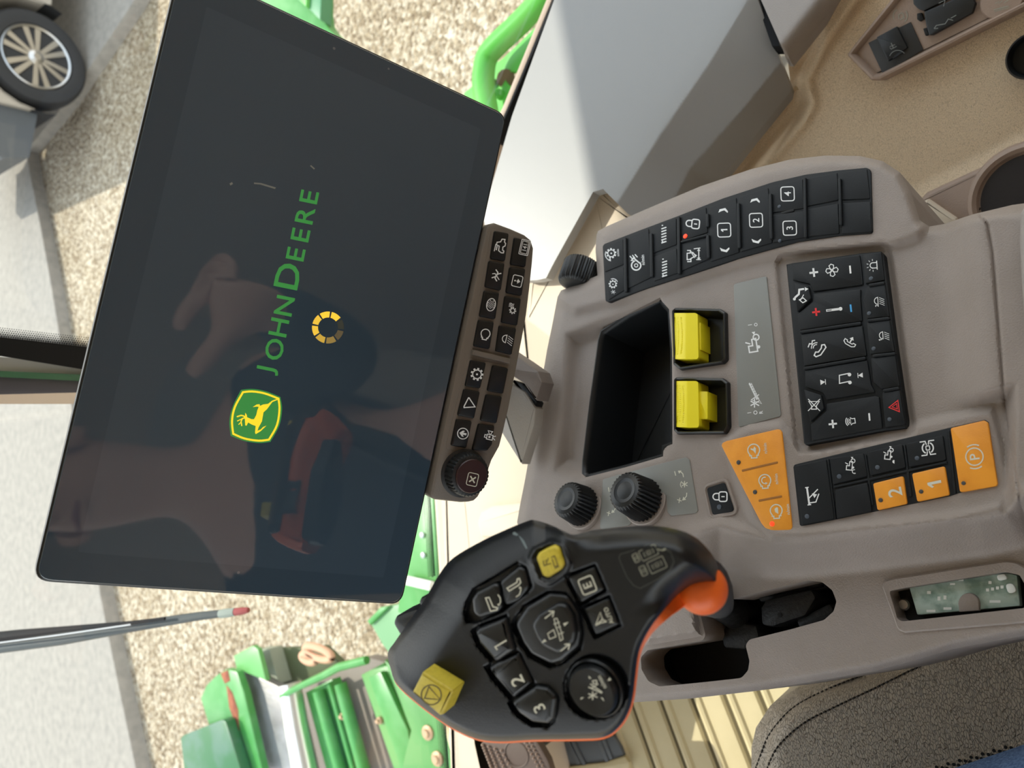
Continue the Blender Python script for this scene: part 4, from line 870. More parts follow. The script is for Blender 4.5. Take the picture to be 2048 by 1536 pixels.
pockets = [ihole(cA([(345, 1000), (370, 880), (440, 755), (640, 640), (900, 480), (990, 530), (1050, 730), (1000, 800), (750, 990), (500, 1095), (365, 1110)]), 0)] + [ihole(ccw(k), -5) for k in (k_E, k_A, k_n1, k_n2, k_n3, k_d)]+[[tuple(p) for p in arc(DC[0], DC[1], 65, 0, 350, 24)]]
def h_face(P):
    sd = sdf(P, HO); du = line_d(P, UL)
    w = np.clip((1150-P[:, 0])/60, 0, 1)
    h = -0.013*np.clip(1-du/88, 0, 1)**1.5*w-0.0035*np.clip(1-sd/13, 0, 1)**2
    nk = sstep((P[:, 0]-1120)/90)*sstep((1235-P[:, 1])/60)
    h = h-0.013*nk*np.clip(1-sd/52, 0, 1)**2-0.016*np.clip((P[:, 0]-1350)/95, 0, 1)**2
    h = h-0.004*np.clip((P[:, 1]-1400)/100, 0, 1)**2
    rim = sdf(P, k_y); h = h+0.0016*np.exp(-((rim+9)/5.0)**2)
    return h
def h_hnd(P):
    h = h_face(P)
    for pk in pockets: h = np.minimum(h, h_face(P)-0.003*sstep((sdf(P, pk)+2)/5))
    return h
mb = MB(); terrain(mb, hnd, HO, [], h_hnd, 3.4, 0.003, rings=(1.5, 4, 8, 12), skirt_dir=ray(1010, 1270)/np.linalg.norm(ray(1010, 1270)))
mb.build('face_shell', handle_black, handle, sharp=55)
# orange back shell
loop = resample(ccw(HO), 6); Hk = h_hnd(loop); P0 = hnd.hits(loop, Hk); n_ = len(loop)
uv0 = np.array([[np.dot(p-hnd.o, hnd.U), np.dot(p-hnd.o, hnd.V)] for p in P0])
if area(uv0) < 0: uv0 = uv0[::-1]; Hk = Hk[::-1]; loop = loop[::-1]
ul = np.clip(line_d(loop, UL+c6([(1130, 115), (1250, 88), (1560, 62), (1700, 76), (1830, 120), (1920, 200), (1996, 390)]))/50-0.1, 0, 1)
back = ray(1010, 1270); back = -back/np.dot(back, hnd.N)
base = Hk.min()
mb = MB(); vs = []
wide = 1+3.0*np.exp(-((loop[:, 0]-1365)/55)**2)*(loop[:, 1] > 1150)
prof = [(0.0002, -0.0018), (0.0012, -0.0026), (0.0015, -0.009), (-0.0005, -0.020), (-0.003, -0.028), (-0.006, -0.032)]
for d, k in prof:
    kk_ = Hk+k if k > -0.015 else (Hk*0.5+k)
    q0, q1 = inset(uv0, -d), inset(uv0, -(d-0.0022)); q = q1+(q0-q1)*ul[:, None]+(q0-uv0)*((wide-1)*ul*(d > 0.0005))[:, None]
    vs += [hnd.P(u, v, h0_)+back*(h0_-z) for (u, v), z, h0_ in zip(q, kk_, Hk)]
fs = [(r*n_+i, (r+1)*n_+i, (r+1)*n_+(i+1) % n_, r*n_+(i+1) % n_) for r in range(len(prof)-1) for i in range(n_)]
fs.append(tuple(reversed(range((len(prof)-1)*n_, len(prof)*n_))))
mb.add(vs, fs); mb.build('orange_back', orange_shell, handle, sharp=50, label='bright orange back shell')
mb = MB(); bo = hnd.hit(1402, 1173, -0.024); bd = ray(1402, 1176)/np.linalg.norm(ray(1402, 1176)); lathe(mb, hnd.hit(1403, 1177, -0.016)+bd*0.030, -bd, [(0.0080, 0.0), (0.0092, 0.010), (0.0096, 0.018), (0.0090, 0.023), (0.0072, 0.0265), (0.004, 0.0285), (0.0001, 0.029)], 40)
mb.build('orange_neck', orange_shell, handle)
mb = MB(); tube(mb, [hnd.hit(1405, 1165, -0.03), hnd.hit(1412, 1178, -0.05), con.hit(1436, 1205, ks-0.006), con.hit(1470, 1225, ks-0.03)], [0.010, 0.0105, 0.011, 0.012], 20); mb.build('stem', mech_black, handle)
# rear pad and its four finger buttons, thumb triggers at the left rim
mb = MB(); pad = c6([(150, 800), (300, 560), (480, 330), (880, 160), (1080, 240), (1150, 420), (1180, 700), (1060, 900), (800, 1000), (420, 1010)])
prism(mb, hnd, pad, -0.047, -0.036, 0.0, 0.006, bottom=True); rp = mb.build('rear_pad', handle_black, handle, label='black pad on the back of the handle')
for c in ((560, 560), (800, 450), (620, 780), (900, 680)):
    x, y = c6([c])[0]; mb = MB(); prism(mb, hnd, [(x-20, y-16), (x+20, y-16), (x+20, y+16), (x-20, y+16)], -0.050, -0.046, 0.0, 0.003, bottom=True)
    fr_b = Frame(hnd.o, -hnd.N, hnd.U); ink(mb, fr_b, 0.0502, [('s', rrect(.8, .6, .3), .16, True), ('s', [(-.25, 0), (.25, 0)], .2)], lambda a, b, x=x, y=y: np.array([x+12*b, y-12*a]), 1)
    mb.build('rear_button', [handle_key, grey_ink], rp)
for px in ([(784, 1247), (789, 1234), (812, 1224), (852, 1212), (866, 1240), (835, 1278), (800, 1274)], [(835, 1205), (838, 1197), (850, 1192), (876, 1192), (872, 1218), (842, 1218)]):
    mb = MB(); prism(mb, hnd, px, -0.030, -0.017, 0.002, 0.003); mb.build('thumb_trigger', rubber_soft, handle)
kf_ = lambda c: float(h_face(np.array([c], float))[0])
def hkey(name, px, lift, mats, inks=(), bev=0.0012, r=0.0012, label=None, low=0.006, tilt=None):
    c = np.mean(px, 0); k1 = kf_(c)+lift; mb = MB(); prism(mb, hnd, px, k1-low, k1, bev, r, seg=3)
    for ops, T, mi in inks: ink(mb, hnd, k1+0.00012, ops, T, mi)
    return mb.build(name, mats, handle, label=label)
KI = [handle_key, cream_ink]
TA = crop_T(860, 1030, .19531); TB = crop_T(1060, 1040, .19531); TC = crop_T(780, 1280, .24414)
hkey('spout_key', k_1, 0.0008, KI, [([('s', [(570, 850), (605, 845), (645, 940), (690, 950), (685, 972), (620, 985)], 13, True), ('s', [(695, 815), (718, 850), (722, 890), (705, 925)], 11), ('f', [(690, 910), (722, 905), (700, 935)])], TA, 1)], 0.002, 0.003, 'black key with a folding spout symbol')
hkey('spout_key', k_2, -0.0004, KI, [([('s', [(790, 750), (890, 690), (895, 655), (915, 650), (928, 690), (905, 720), (810, 778)], 13, True), ('s', [(880, 840), (915, 815), (930, 770), (925, 740)], 11), ('f', [(905, 755), (940, 750), (922, 728)])], TA, 1)], 0.002, 0.003, 'black key with a raised spout symbol')
hkey('yellow_key', k_y, 0.0016, [yellow_dull, dark_ink], [([('s', [(1160, 465), (1168, 520), (1240, 495)], 9), ('s', [(1185, 455), (1195, 510)], 8), ('s', [(1210, 440), (1200, 480)], 8), ('s', [(1240, 435), (1275, 420), (1310, 520), (1275, 530), (1250, 450)], 9), ('s', [(1275, 548), (1318, 525)], 9)], TA, 1)], 0.001, 0.0025, 'square yellow spout switch key')
hkey('square_key', k_E, 0.0002, KI, [([('s', rrect(.95, .85, .3), .16, True), ('t', 'E', (0, 0), 1.0, 1.1)], up_T(cB([(588, 668)])[0], 17, -22), 1)], 0.001, 0.0012, 'square black key lettered E')
hkey('square_key', k_A, 0.0002, KI, [([('s', [(672, 1080), (720, 945), (742, 1020), (785, 1040)], 12), ('s', [(672, 1080), (742, 1020)], 12), ('s', [(785, 1040), (720, 1055), (672, 1080)], 12)], TB, 1), ([('t', 'AUTO', (0, 0), 1, 1)], up_T(cB([(806, 980)])[0], 9, -23), 1)], 0.001, 0.0012, 'square black key lettered AUTO')
hkey('number_key', k_n1, 0.0018, KI, [([('s', [(690, 1382), (667, 1352), (785, 1282)], 16)], TA, 1)], 0.0022, 0.001, 'black key numbered 1')
hkey('number_key', k_n2, 0.0014, KI, [([('t', '2', (0, 0), 1, 1.1)], up_T(cC([(1042, 335)])[0], 26, -25), 1)], 0.0022, 0.001, 'black key numbered 2')
hkey('number_key', k_n3, 0.0024, KI, [([('t', '3', (0, 0), 1, 1.1)], up_T(cC([(1222, 558)])[0], 24, -28), 1)], 0.0022, 0.002, 'black key numbered 3')
kd1 = kf_((1100, 1270))
mb = MB(); prism(mb, hnd, k_d, kd1-0.006, kd1+0.0016, 0.002, 0.004, seg=3)
top = [tuple(p) for p in inset(ccw(k_d), 20)]
prism(mb, hnd, [(p[0]+10, p[1]) for p in top], kd1+0.001, kd1+0.0042, 0.0018, 0.004, seg=3)
kI = kd1+0.0043
ink(mb, hnd, kI, [('s', [(1175, 1060), (1265, 990)], 12), ('s', [(1215, 985), (1268, 988), (1255, 1045)], 12), ('s', [(1335, 1395), (1425, 1325)], 12), ('s', [(1375, 1325), (1430, 1322), (1415, 1380)], 12), ('f', [(1420, 1095), (1362, 1110), (1378, 1140)]), ('f', [(1140, 1312), (1172, 1270), (1195, 1292)]), ('s', [(1270, 1065), (1300, 1058), (1320, 1120), (1345, 1200), (1362, 1270), (1335, 1288), (1318, 1220), (1290, 1150)], 9, True), ('s', [(1265, 1120), (1330, 1095)], 9), ('s', [(1290, 1160), (1340, 1140)], 8), ('s', [(1310, 1225), (1370, 1200)], 9), ('s', [(1205, 1215), (1265, 1175), (1290, 1245), (1225, 1270)], 9, True)], TA, 1)
mb.build('direction_pad', KI, handle, label='black four-way pad with a harvester head symbol')
kD = kf_(DC); mb = MB(); dcp = hnd.hit(DC[0], DC[1], kD); rr = 52/F*np.dot(dcp-CAM, BZ)
lathe(mb, dcp, hnd.N, [(rr*1.14, -0.005), (rr*1.14, 0.0008), (rr*1.08, 0.0014), (rr*1.02, 0.0008), (rr, 0.0006), (rr*0.98, 0.0028), (rr*0.9, 0.0040), (rr*0.78, 0.0040), (rr*0.5, 0.0036)], 64)
ink(mb, hnd, kD+0.0042, [('s', [(1625, 385), (1735, 435)], 9), ('s', [(1640, 360), (1740, 430)], 9), ('s', [(1660, 420), (1660, 490)], 9), ('s', [(1625, 440), (1700, 470)], 9), ('s', [(1625, 475), (1695, 435)], 9), ('s', [(1660, 335), (1690, 330), (1695, 355), (1665, 360)], 8, True), ('s', [(1650, 395), (1705, 360)], 8), ('f', [(1625, 290), (1650, 315), (1632, 318)]), ('f', [(1800, 305), (1812, 328), (1780, 335)]), ('f', [(1560, 490), (1565, 470), (1590, 470)]), ('f', [(1755, 505), (1725, 470), (1745, 475)])], TC, 1)
ink(mb, hnd, kD+0.0042, [('t', 'n/min', (0, 0), 1, 1)], up_T(cC([(1735, 345)])[0], 9, -28), 1)
mb.build('thumb_disc', KI, handle, label='round black four-way thumb disc')
# yellow quick-stop block on the bevel
yb = cC([(178, 430), (262, 265), (515, 420), (430, 615), (405, 622)]); ky = kf_((840, 1390))+0.0085
mb = MB(); prism(mb, hnd, yb, ky-0.014, ky, 0.0012, 0.0006, seg=3)
ink(mb, hnd, ky+0.00012, [('s', [tuple(p) for p in arc(337, 450, 82, 0, 345, 22)], 9, True), ('s', [(318, 382), (282, 478), (412, 490)], 9, True)], TC, 1)
mb.build('stop_button', [yellow_dull, dark_ink], handle, label='yellow block button with a circled triangle')
# embossed key map on the neck and the pale scuff
hf = lambda X: h_face(X)+0.00015
mb = MB()
def rr4(c, w, h_, a): return [tuple(up_T(c, 1, a)(x, y)) for x, y in rrect(w, h_, min(w, h_)*.35, 3)]
ink(mb, hnd, hf, [('s', [(910, 390), (925, 350), (1030, 320), (1200, 250), (1300, 250), (1440, 330), (1475, 430), (1430, 520), (1300, 610), (1130, 700), (1060, 670), (990, 580)], 5, True)], TB, 0)
for c, w, h_, s in (((1085, 388), 45, 48, ''), ((1215, 335), 55, 95, '('), ((1160, 520), 50, 55, ''), ((1300, 460), 62, 92, '(')):
    cc = np.array(c, float)
    f = up_T(cc, 1, -25)
    ink(mb, hnd, hf, [('s', [f(x, y) for x, y in rrect(w*1.0, h_*0.55 if not s else h_*.95, 14, 3)], 7, True)], TB, 1)
for c, ch, s in (((1085, 388), 'B', 0), ((1215, 335), 'D', 1), ((1160, 520), 'A', 0), ((1300, 460), 'C', 1)):
    p = cB([c])[0]; ink(mb, hnd, hf, [('t', ch, (0, 0), 1.0), ('s', rrect(.9, .85, .3, 3), .16, True)]+([('a', (0, 0, 2.0, 60, 120), .25), ('a', (0, 0, 2.0, 240, 300), .25)] if s else []), up_T(p, 5, -25), 1)
ink(mb, hnd, hf, [('f', [(1290, 292), (1350, 305), (1385, 285), (1395, 300), (1360, 318), (1300, 305)])], TB, 1)
mb.build('embossed_key_map', [mat('embossed_dark', (84, 88, 84), 0.5), embossed], handle, smooth=False)
mb = MB(); ink(mb, hnd, hf, [('f', [(845, 180), (868, 172), (905, 200), (890, 215), (850, 200)]), ('f', [(905, 205), (930, 225), (965, 265), (1000, 340), (985, 350), (955, 300), (930, 255)])], TA, 0); mb.build('scuff_mark', mat('pale_scuff', (104, 116, 118), 0.6), handle, smooth=False)
# ================================================================== cab shell (setting)
def struct(name, mb, m, sharp=35):
    o = mb.build(name, m, None, sharp); o['kind'] = 'structure'; return o
Z_F, Z_S, Z_R = 1.6, 1.8, 3.2
f_sill = flat(Z_S); f_floor = flat(Z_F)
# floor under the mats
mb = MB(); slab(mb, [np.array([x, y, Z_F]) for x, y in ((-1.1, -0.95), (0.9, -0.95), (0.9, 0.16), (0.36, 0.62), (-1.1, 0.70))], -UP*0.05); struct('floor', mb, mat('floor_dark', (120, 112, 98), 0.8, (200, 0.3)))
# ribbed floor mat: every rib is a part
ribm = mat('ribbed_mat_cream', (196, 182, 142), 0.55, (500, 0.2), (12, (186, 172, 132), 0.4, 0.65))
a0, a1 = f_floor.hit(1264, 1407), f_floor.hit(1310, 1536); rd = a1-a0; rd /= np.linalg.norm(rd)
b0 = f_floor.hit(1323, 1403.5); st = b0-a0; st -= np.dot(st, rd)*rd; pitch = np.linalg.norm(st); rn = st/pitch
root = thing('ribbed_floor_mat', a0, 'cream ribbed rubber mat covering the cab floor beside the seat', 'floor mat')
for i in range(-8, 9):
    c = a0+rn*pitch*i
    mb = MB(); L0, L1 = -0.25, 0.42
    sec = [(0.10, 0.0), (0.13, 0.006), (0.22, 0.0085), (0.30, 0.0075), (0.36, 0.004), (0.90, 0.0035), (0.97, 0.0)]
    vs = [c+rn*pitch*u+rd*l+UP*(h+0.001) for l in (L0, L1) for u, h in sec]; n = len(sec)
    mb.add(vs, [(i_, i_+1, n+i_+1, n+i_) for i_ in range(n-1)]+[tuple(range(n-1, -1, -1)), tuple(range(n, 2*n))])
    mb.build('mat_rib', ribm, root)
mb = MB(); q = [a0+rn*pitch*-8+rd*-0.25, a0+rn*pitch*9+rd*-0.25, a0+rn*pitch*9+rd*0.42, a0+rn*pitch*-8+rd*0.42]; slab(mb, [p+UP*0.0012 for p in q], -UP*0.001)
mb.build('mat_base', mat('mat_groove', (86, 76, 48), 0.8, (300, 0.2)), root)
cE = lambda pts: cp(900, 1400, .32227, pts)
fp = flat(Z_F+0.014)
pad_px = cE([(690, 262), (930, 250), (1015, 225), (1060, 300), (1078, 350), (960, 390), (880, 410), (720, 415), (660, 440), (620, 480), (620, 380), (665, 345)])
mb = MB(); prism(mb, fp, pad_px, -0.004, 0.003, 0.001, 0.003)
pd = thing('floor_pad', fp.hit(1160, 1510), 'grey ribbed heel pad lying on the cream floor mat', 'pad'); mb.build('pad_sheet', mat_grey, pd)
for a, b in (((728, 262), (800, 400)), ((760, 262), (835, 410)), ((925, 255), (975, 385)), ((950, 250), (1000, 370))):
    bar_px(pd, fp, 'pad_rib', cE([a])[0], cE([b])[0], 7, 0.002, 0.006, mat_grey)
mb = MB(); prism(mb, fp, cE([(700, 420), (960, 388), (1080, 350), (1110, 390), (1110, 440), (800, 470), (690, 470)]), 0.0, 0.007, 0.002, 0.003); mb.build('pad_edge', ribm, pd)
# studded brake pedal
pf = Frame(at(1025, 1515, 0.95), W((-0.45, 0.0, -0.9)), -BY)
root = thing('foot_pedal', pf.hit(1040, 1520, -0.02), 'brown studded foot pedal below the drive handle', 'pedal')
mb = MB(); prism(mb, pf, cE([(190, 265), (250, 230), (530, 240), (610, 380), (640, 480), (260, 480)]), -0.012, 0.0, 0.003, 0.006); mb.build('pedal_plate', pedal_brown, root)
mb = MB(); pa = pf.hit(1040, 1515, -0.012); tube(mb, [pa, pa-pf.N*0.03+UP*-0.03, np.array([pa[0], pa[1]+0.03, Z_F+0.02]), np.array([pa[0], pa[1]+0.05, Z_F])], 0.009, 10); mb.build('pedal_arm', gloss_black, root)
mb = MB(); o_ = pf.hit(1033, 1508, 0); lathe(mb, o_, pf.N, [(0.018, -0.002), (0.018, 0.0006), (0.0165, 0.0012), (0.0155, 0.0004), (0.0155, -0.0005)], 32); mb.build('pedal_boss', pedal_brown, root)
mb = MB()
for x0, y0, x1, y1, n, r in ((205, 275, 262, 420, 9, 10), (242, 285, 300, 430, 8, 8), (282, 300, 345, 430, 7, 8), (322, 310, 395, 450, 6, 8), (470, 260, 560, 430, 8, 7), (500, 260, 590, 430, 8, 7)):
    for i in range(n):
        x, y = cE([(x0+(x1-x0)*i/(n-1), y0+(y1-y0)*i/(n-1))])[0]; o_ = pf.hit(x, y, 0); rad = r*.32/F*0.95
        lathe(mb, o_, pf.N, [(rad, -0.001), (rad*.8, 0.003), (rad*.4, 0.004)], 8)
sd_ = mb.build('pedal_studs', mat('stud', (150, 128, 112), 0.45), root); sd_['kind'] = 'stuff'
# front sill under the windshield, stepped
mb = MB()
prism(mb, f_sill, [(868, 500), (860, 760), (862, 990), (872, 1150), (893, 1500), (903, 1700), (1010, 1700), (962, 1487), (960, 1380), (1010, 1260), (1110, 1120), (1160, 900), (1210, 620), (1270, 430), (1205, 372), (1100, 330), (1008, 240)], -0.24, 0.0, 0.012, 0.006, seg=3)
struct('trim_1', mb, cream, 50)
mb = MB(); prism(mb, f_sill, [(985, 1010), (962, 1022), (955, 1045), (962, 1075), (1060, 1075), (1100, 1000)], -0.001, 0.006, 0.003, 0.004); struct('trim_2', mb, cream, 50)
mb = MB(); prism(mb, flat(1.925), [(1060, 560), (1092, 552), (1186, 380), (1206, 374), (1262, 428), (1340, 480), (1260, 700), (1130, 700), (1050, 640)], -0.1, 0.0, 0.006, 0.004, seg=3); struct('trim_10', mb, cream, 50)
# right-hand sill: beige strip, black gasket
f_rs = flat(1.85)
mb = MB(); prism(mb, f_rs, [(1099, -20), (1111, -20), (1016, 215), (1000, 250), (960, 330), (860, 520), (845, 520), (940, 330), (1003, 216)], -0.05, 0.0, 0.003); struct('trim_3', mb, mat('sill_beige', (176, 156, 138), 0.5, (600, 0.2)))
mb = MB(); prism(mb, f_rs, [(1112, -20), (1120, -20), (1019, 216), (990, 280), (984, 280), (1013, 216)], -0.02, 0.008, 0.002); struct('trim_4', mb, gasket)
# grey ledge to the right of the console, moulded in one sweep
f_led = flat(1.95)
cL = lambda pts: cp(1180, 0, .28647, pts)
L1 = cL([(1190, -130), (1100, 0), (850, 420), (500, 930), (190, 1420), (80, 1620)])
L2 = cL([(1480, 200), (1340, 430), (1080, 750), (700, 1180), (590, 1390), (480, 1560)])
def h_led(P):
    a, b = side(P, L1), side(P, L2)
    t = np.clip(a/np.maximum(a-b, 1), 0, 1)
    return np.where(a < 0, -0.0005*np.clip(1+a/40, 0, 1)**2, np.where(b < 0, -0.0005-0.03*t, -0.0305-0.045*np.clip(b/60, 0, 1)))
led = [(1130, -60), (1024, 232), (966, 430), (985, 545), (1040, 562), (1075, 560), (1092, 556), (1108, 525), (1186, 384), (1206, 378), (1256, 428), (1340, 470), (1400, 420), (1429, 375), (1500, 284), (1581, 183), (1582, 176), (1558, 115), (1516, 0), (1490, -60)]
mb = MB(); terrain(mb, f_led, led, [], h_led, 7, 0.014, lines=(L1, L2)); root = mb.build('grey_ledge', ledge_grey, None, sharp=50)
tag(root, 'broad pale grey moulded ledge between the right window and the console', 'panel')
def h_led2(P): return 0.004+h_led(P)*0.4
led2 = [(1498, -60), (1522, 0), (1566, 100), (1574, 124), (1582, 124), (1680, 0), (1730, -60)]
mb = MB(); terrain(mb, f_led, led2, [], lambda P: 0.004-0.03*np.clip(1-line_d(P, [(1574, 124), (1582, 124), (1680, 0), (1730, -60)])/42, 0, 1)**2, 6, 0.01); root = mb.build('ledge_cover', mat('ledge_cover_taupe', (150, 142, 136), 0.5, (1000, 0.35)), None)
tag(root, 'taupe cover panel behind the grey ledge across a dark gap', 'panel')
mb = MB(); prism(mb, f_led, [(1488, -60), (1512, 0), (1544, 92), (1560, 92), (1534, 0), (1512, -60)], -0.03, -0.012); struct('trim_11', mb, gasket)  # added black strip under the gap, put in to keep it dark
# tan side panel
f_tan = Frame(f_sill.hit(1620, 206)+UP*0.10, W((-0.66, 0.28, -0.70)), -BY)
R1 = cL([(1405, 640), (1250, 830), (870, 1310), (780, 1430)]); R2 = cL([(1960, -150), (1840, 0), (1650, 260), (1490, 560), (1530, 720), (1480, 830), (1150, 1210), (1020, 1380)])
R3 = cL([(1800, -100), (1740, 0), (1400, 430)])
def h_tan(P):
    h = 0.010*np.exp(-(line_d(P, R2)/15)**2)+0.010*np.exp(-(line_d(P, R1)/13)**2)
    s = side(P, R2); h = h-0.016*sstep((14-s)/30)+0.03*np.exp(-(line_d(P, R3)/26)**2)
    w = side(P, [(1840, 400), (2056, 290), (2200, 220)])
    return h-0.012*sstep((w+25)/60)
tanp = [(1770, -60), (1690, -10), (1576, 126), (1583, 181), (1429, 376), (1360, 470), (1360, 640), (1700, 720), (2140, 640), (2140, -60)]
BZL = [(1692, 110), (1705, 92), (1812, -40), (2140, -40), (2140, -30), (1760, 160), (1742, 161)]
mb = MB(); terrain(mb, f_tan, tanp, [ihole(BZL, 10)], h_tan, 7, 0.06, 0.02, lines=(R1, R2)); struct('wall_right', mb, tan, 50)
socket = thing('socket_panel', f_tan.hit(1850, 60), 'brown framed socket strip with black covers in the tan side wall', 'socket panel')
mb = MB(); po_ = rounded(uvpoly(f_tan, BZL, 0.006), 0.003); loft(mb, f_tan, po_, [(0, -0.012), (0, 0.003), (0.0012, 0.0055), (0.003, 0.006), (0.0045, 0.0045), (0.006, 0.0)])
mb.build('socket_frame', brown_plain, socket)
c8 = lambda pts: cp(1560, 0, .31754, pts); T8 = crop_T(1560, 0, .31754)
mb = MB(); prism(mb, f_tan, c8([(555, 270), (822, 138), (902, 312), (648, 468)]), -0.001, 0.0012, 0.0004); pw = mb.build('usb_plate', mat('usb_black', (40, 40, 40), 0.45, (900, 0.1)), socket)
mb = MB(); prism(mb, f_tan, c8([(606, 235), (735, 165), (802, 300), (680, 386)]), 0.001, 0.005, 0.0008, 0.0008)
ink(mb, f_tan, 0.0052, [('s', [(700, 270), (715, 305)], 5), ('s', [(690, 295), (725, 280)], 4), ('s', [(692, 300), (700, 310), (735, 292)], 4)]+[('s', [tuple(p) for p in arc(742, 372, 55, 200, 320, 9)], 4)], T8, 1); mb.build('usb_cover', [rubber_soft, grey_ink], pw)
mb = MB(); prism(mb, f_tan, c8([(720, 352), (755, 325), (775, 330), (705, 375)]), 0.004, 0.0056, 0.0003); mb.build('cover_notch', deep_black, pw)
for px in ([(832, -30), (840, 25), (868, 55), (905, 70), (1180, -70), (1100, -120)], [(905, 75), (920, 160), (938, 222), (960, 220), (1210, 80), (1230, 20), (1200, -50)]):
    mb = MB(); prism(mb, f_tan, c8(px), 0.0, 0.006, 0.001, 0.0015); cv = mb.build('socket_cover', rubber_soft, socket)
mb = MB(); ink(mb, f_tan, 0.0062, [('s', [(970, 180), (985, 160), (1040, 150), (1060, 120), (1090, 128)], 5), ('s', [(1075, 115), (1110, 95)], 5), ('s', [(1000, 20), (1040, 0), (1030, 40)], 5), ('s', [(970, 180), (995, 178)], 5)], T8, 0); mb.build('socket_symbols', grey_ink, socket, smooth=False)
for px in ([(862, 85), (890, 80), (905, 120), (880, 135), (862, 120)], [(900, 180), (935, 170), (945, 215), (915, 225)]):
    mb = MB(); prism(mb, f_tan, c8(px), 0.0, 0.004, 0.0006, 0.0006); mb.build('cover_hinge', deep_black, socket)
mb = MB(); ink(mb, f_tan, 0.0004, [('s', [tuple(p) for p in arc(758, 100, 45, 150, 240, 6)], 5), ('s', [tuple(p) for p in arc(758, 100, 45, -40, 50, 6)], 5), ('s', [(748, 120), (748, 95), (765, 80), (778, 92), (778, 115)], 5), ('s', [(755, 125), (785, 110)], 5)], T8, 0); mb.build('socket_symbols', embossed, socket, smooth=False)
mb = MB(); o_ = f_tan.hit(2006, -2, 0); rad = np.linalg.norm(f_tan.hit(2050, -2, 0)-o_); lathe(mb, o_, f_tan.N, [(rad, -0.002), (rad, 0.0035), (rad*.94, 0.0048), (rad*.3, 0.005)], 48); cpo = mb.build('round_plug', brown_plain, socket)
mb = MB(); ink(mb, f_tan, 0.0052, [('s', [(1355, 22), (1380, 10), (1375, 25), (1400, 5)], 5), ('s', [(1410, 18), (1440, -2)], 5), ('s', [(1345, 62), (1440, 38)], 6), ('s', [(1350, 72), (1445, 48)], 4)], T8, 0); mb.build('plug_lettering', embossed, cpo, smooth=False)
mb = MB(); o_ = f_tan.hit(2066, 112, -0.004); rad = np.linalg.norm(f_tan.hit(2066, 159, 0)-f_tan.hit(2066, 112, 0)); lathe(mb, o_, f_tan.N, [(rad, -0.004), (rad, 0.006), (rad*.92, 0.008), (rad*.86, 0.006), (rad*.8, -0.004), (rad*.5, -0.004)], 48)
rk = mb.build('round_socket', rubber_soft, None); tag(rk, 'round black socket at the edge of the tan side wall', 'socket')
# cup holder
f_cup = Frame(f_tan.hit(1960, 400, 0.006), f_tan.N+UP*0.2, -BY)
root = thing('cup_holder', f_cup.hit(1990, 400, -0.05), 'brown moulded cup holder behind the console at the tan wall', 'cup holder')
mb = MB(); prism(mb, f_cup, [(1840, 398), (1852, 385), (2056, 290), (2160, 240), (2160, 500), (1870, 500), (1846, 470)], -0.06, 0.0, 0.004, 0.002, seg=3); mb.build('holder_body', brown_plain, root)
mb = MB(); prism(mb, f_cup, [(1846, 402), (1856, 398), (1912, 436), (1925, 470), (1866, 480), (1848, 440)], -0.02, 0.006, 0.003, 0.002); mb.build('holder_corner', cream, root)
o_ = f_cup.hit(2062, 395, 0.0); rad = np.linalg.norm(f_cup.hit(2062, 395, 0)-f_cup.hit(1938, 395, 0))
mb = MB(); lathe(mb, o_, f_cup.N, [(rad*1.04, -0.002), (rad*1.0, 0.003), (rad*0.93, 0.005), (rad*0.86, 0.003), (rad*.80, -0.004)], 64); mb.build('holder_rim', brown_plain, root)
mb = MB(); lathe(mb, o_, f_cup.N, [(rad*.82, -0.003), (rad*.80, 0.0005), (rad*.2, 0.0006)], 48); mb.build('cup_well', mat('cup_well_dark', (34, 28, 26), 0.6, (300, 0.2)), root)
# armrest pad end
mb = MB(); prism(mb, con, [(2036, 480), (2037, 425), (2046, 408), (2140, 400), (2140, 620), (2046, 640), (2040, 560)], -0.01, 0.022, 0.004, 0.004, seg=3); mb.build('armrest_pad', mat('armrest_grey', (150, 143, 138), 0.6, (700, 0.4)), console)

# ================================================================== the operator's seat
f_seat = flat(1.99)
seat = thing('operator_seat', f_seat.hit(1900, 1480, -0.1), 'dark taupe leather operator seat cushion with dark double stitching', 'seat')
SO = [(1504, 1600), (1503, 1540), (1503, 1495), (1512, 1455), (1540, 1412), (1590, 1378), (1650, 1352), (1720, 1330), (1800, 1306), (1900, 1260), (2000, 1200), (2180, 1130), (2180, 1760), (1504, 1760)]
def h_seat(P):
    sd = sdf(P, SO); h = -0.035*np.clip(1-sd/62, 0, 1)**2
    h = h-0.0035*np.exp(-((sd-27)/4.0)**2)
    return h
mb = MB(); terrain(mb, f_seat, SO, [], h_seat, 7, 0.12, rings=(2, 6, 12, 18, 24, 28, 32, 38)); mb.build('cushion', seat_leather, seat, sharp=60)
c7 = lambda pts: cp(1220, 1080, .4043, pts)
def stitches(line, name):
    mb = MB(); p = resample(np.vstack([line, line[-1:]+1e-6]), 3.0); p = spline(line, 24); L = np.r_[0, np.cumsum(np.linalg.norm(np.diff(p, axis=0), axis=1))]
    s = 0
    while s+6 < L[-1]:
        q = [np.array([np.interp(s+t, L, p[:, 0]), np.interp(s+t, L, p[:, 1])]) for t in (0, 3.2, 6.4)]
        w = f_seat.hits(np.array(q), h_seat(np.array(q))+np.array([-0.0004, 0.0009, -0.0004])); tube(mb, w, 0.0007, 6); s += 9.2
    o = mb.build(name, thread, seat); o['kind'] = 'stuff'
stitches(np.array(c7([(705, 1180), (735, 1090), (790, 960), (900, 835), (1060, 745), (1250, 668)])), 'stitching')
stitches(np.array(c7([(770, 1180), (785, 1110), (840, 1010), (960, 905), (1100, 832), (1300, 738), (1500, 640), (1700, 555)])), 'stitching')
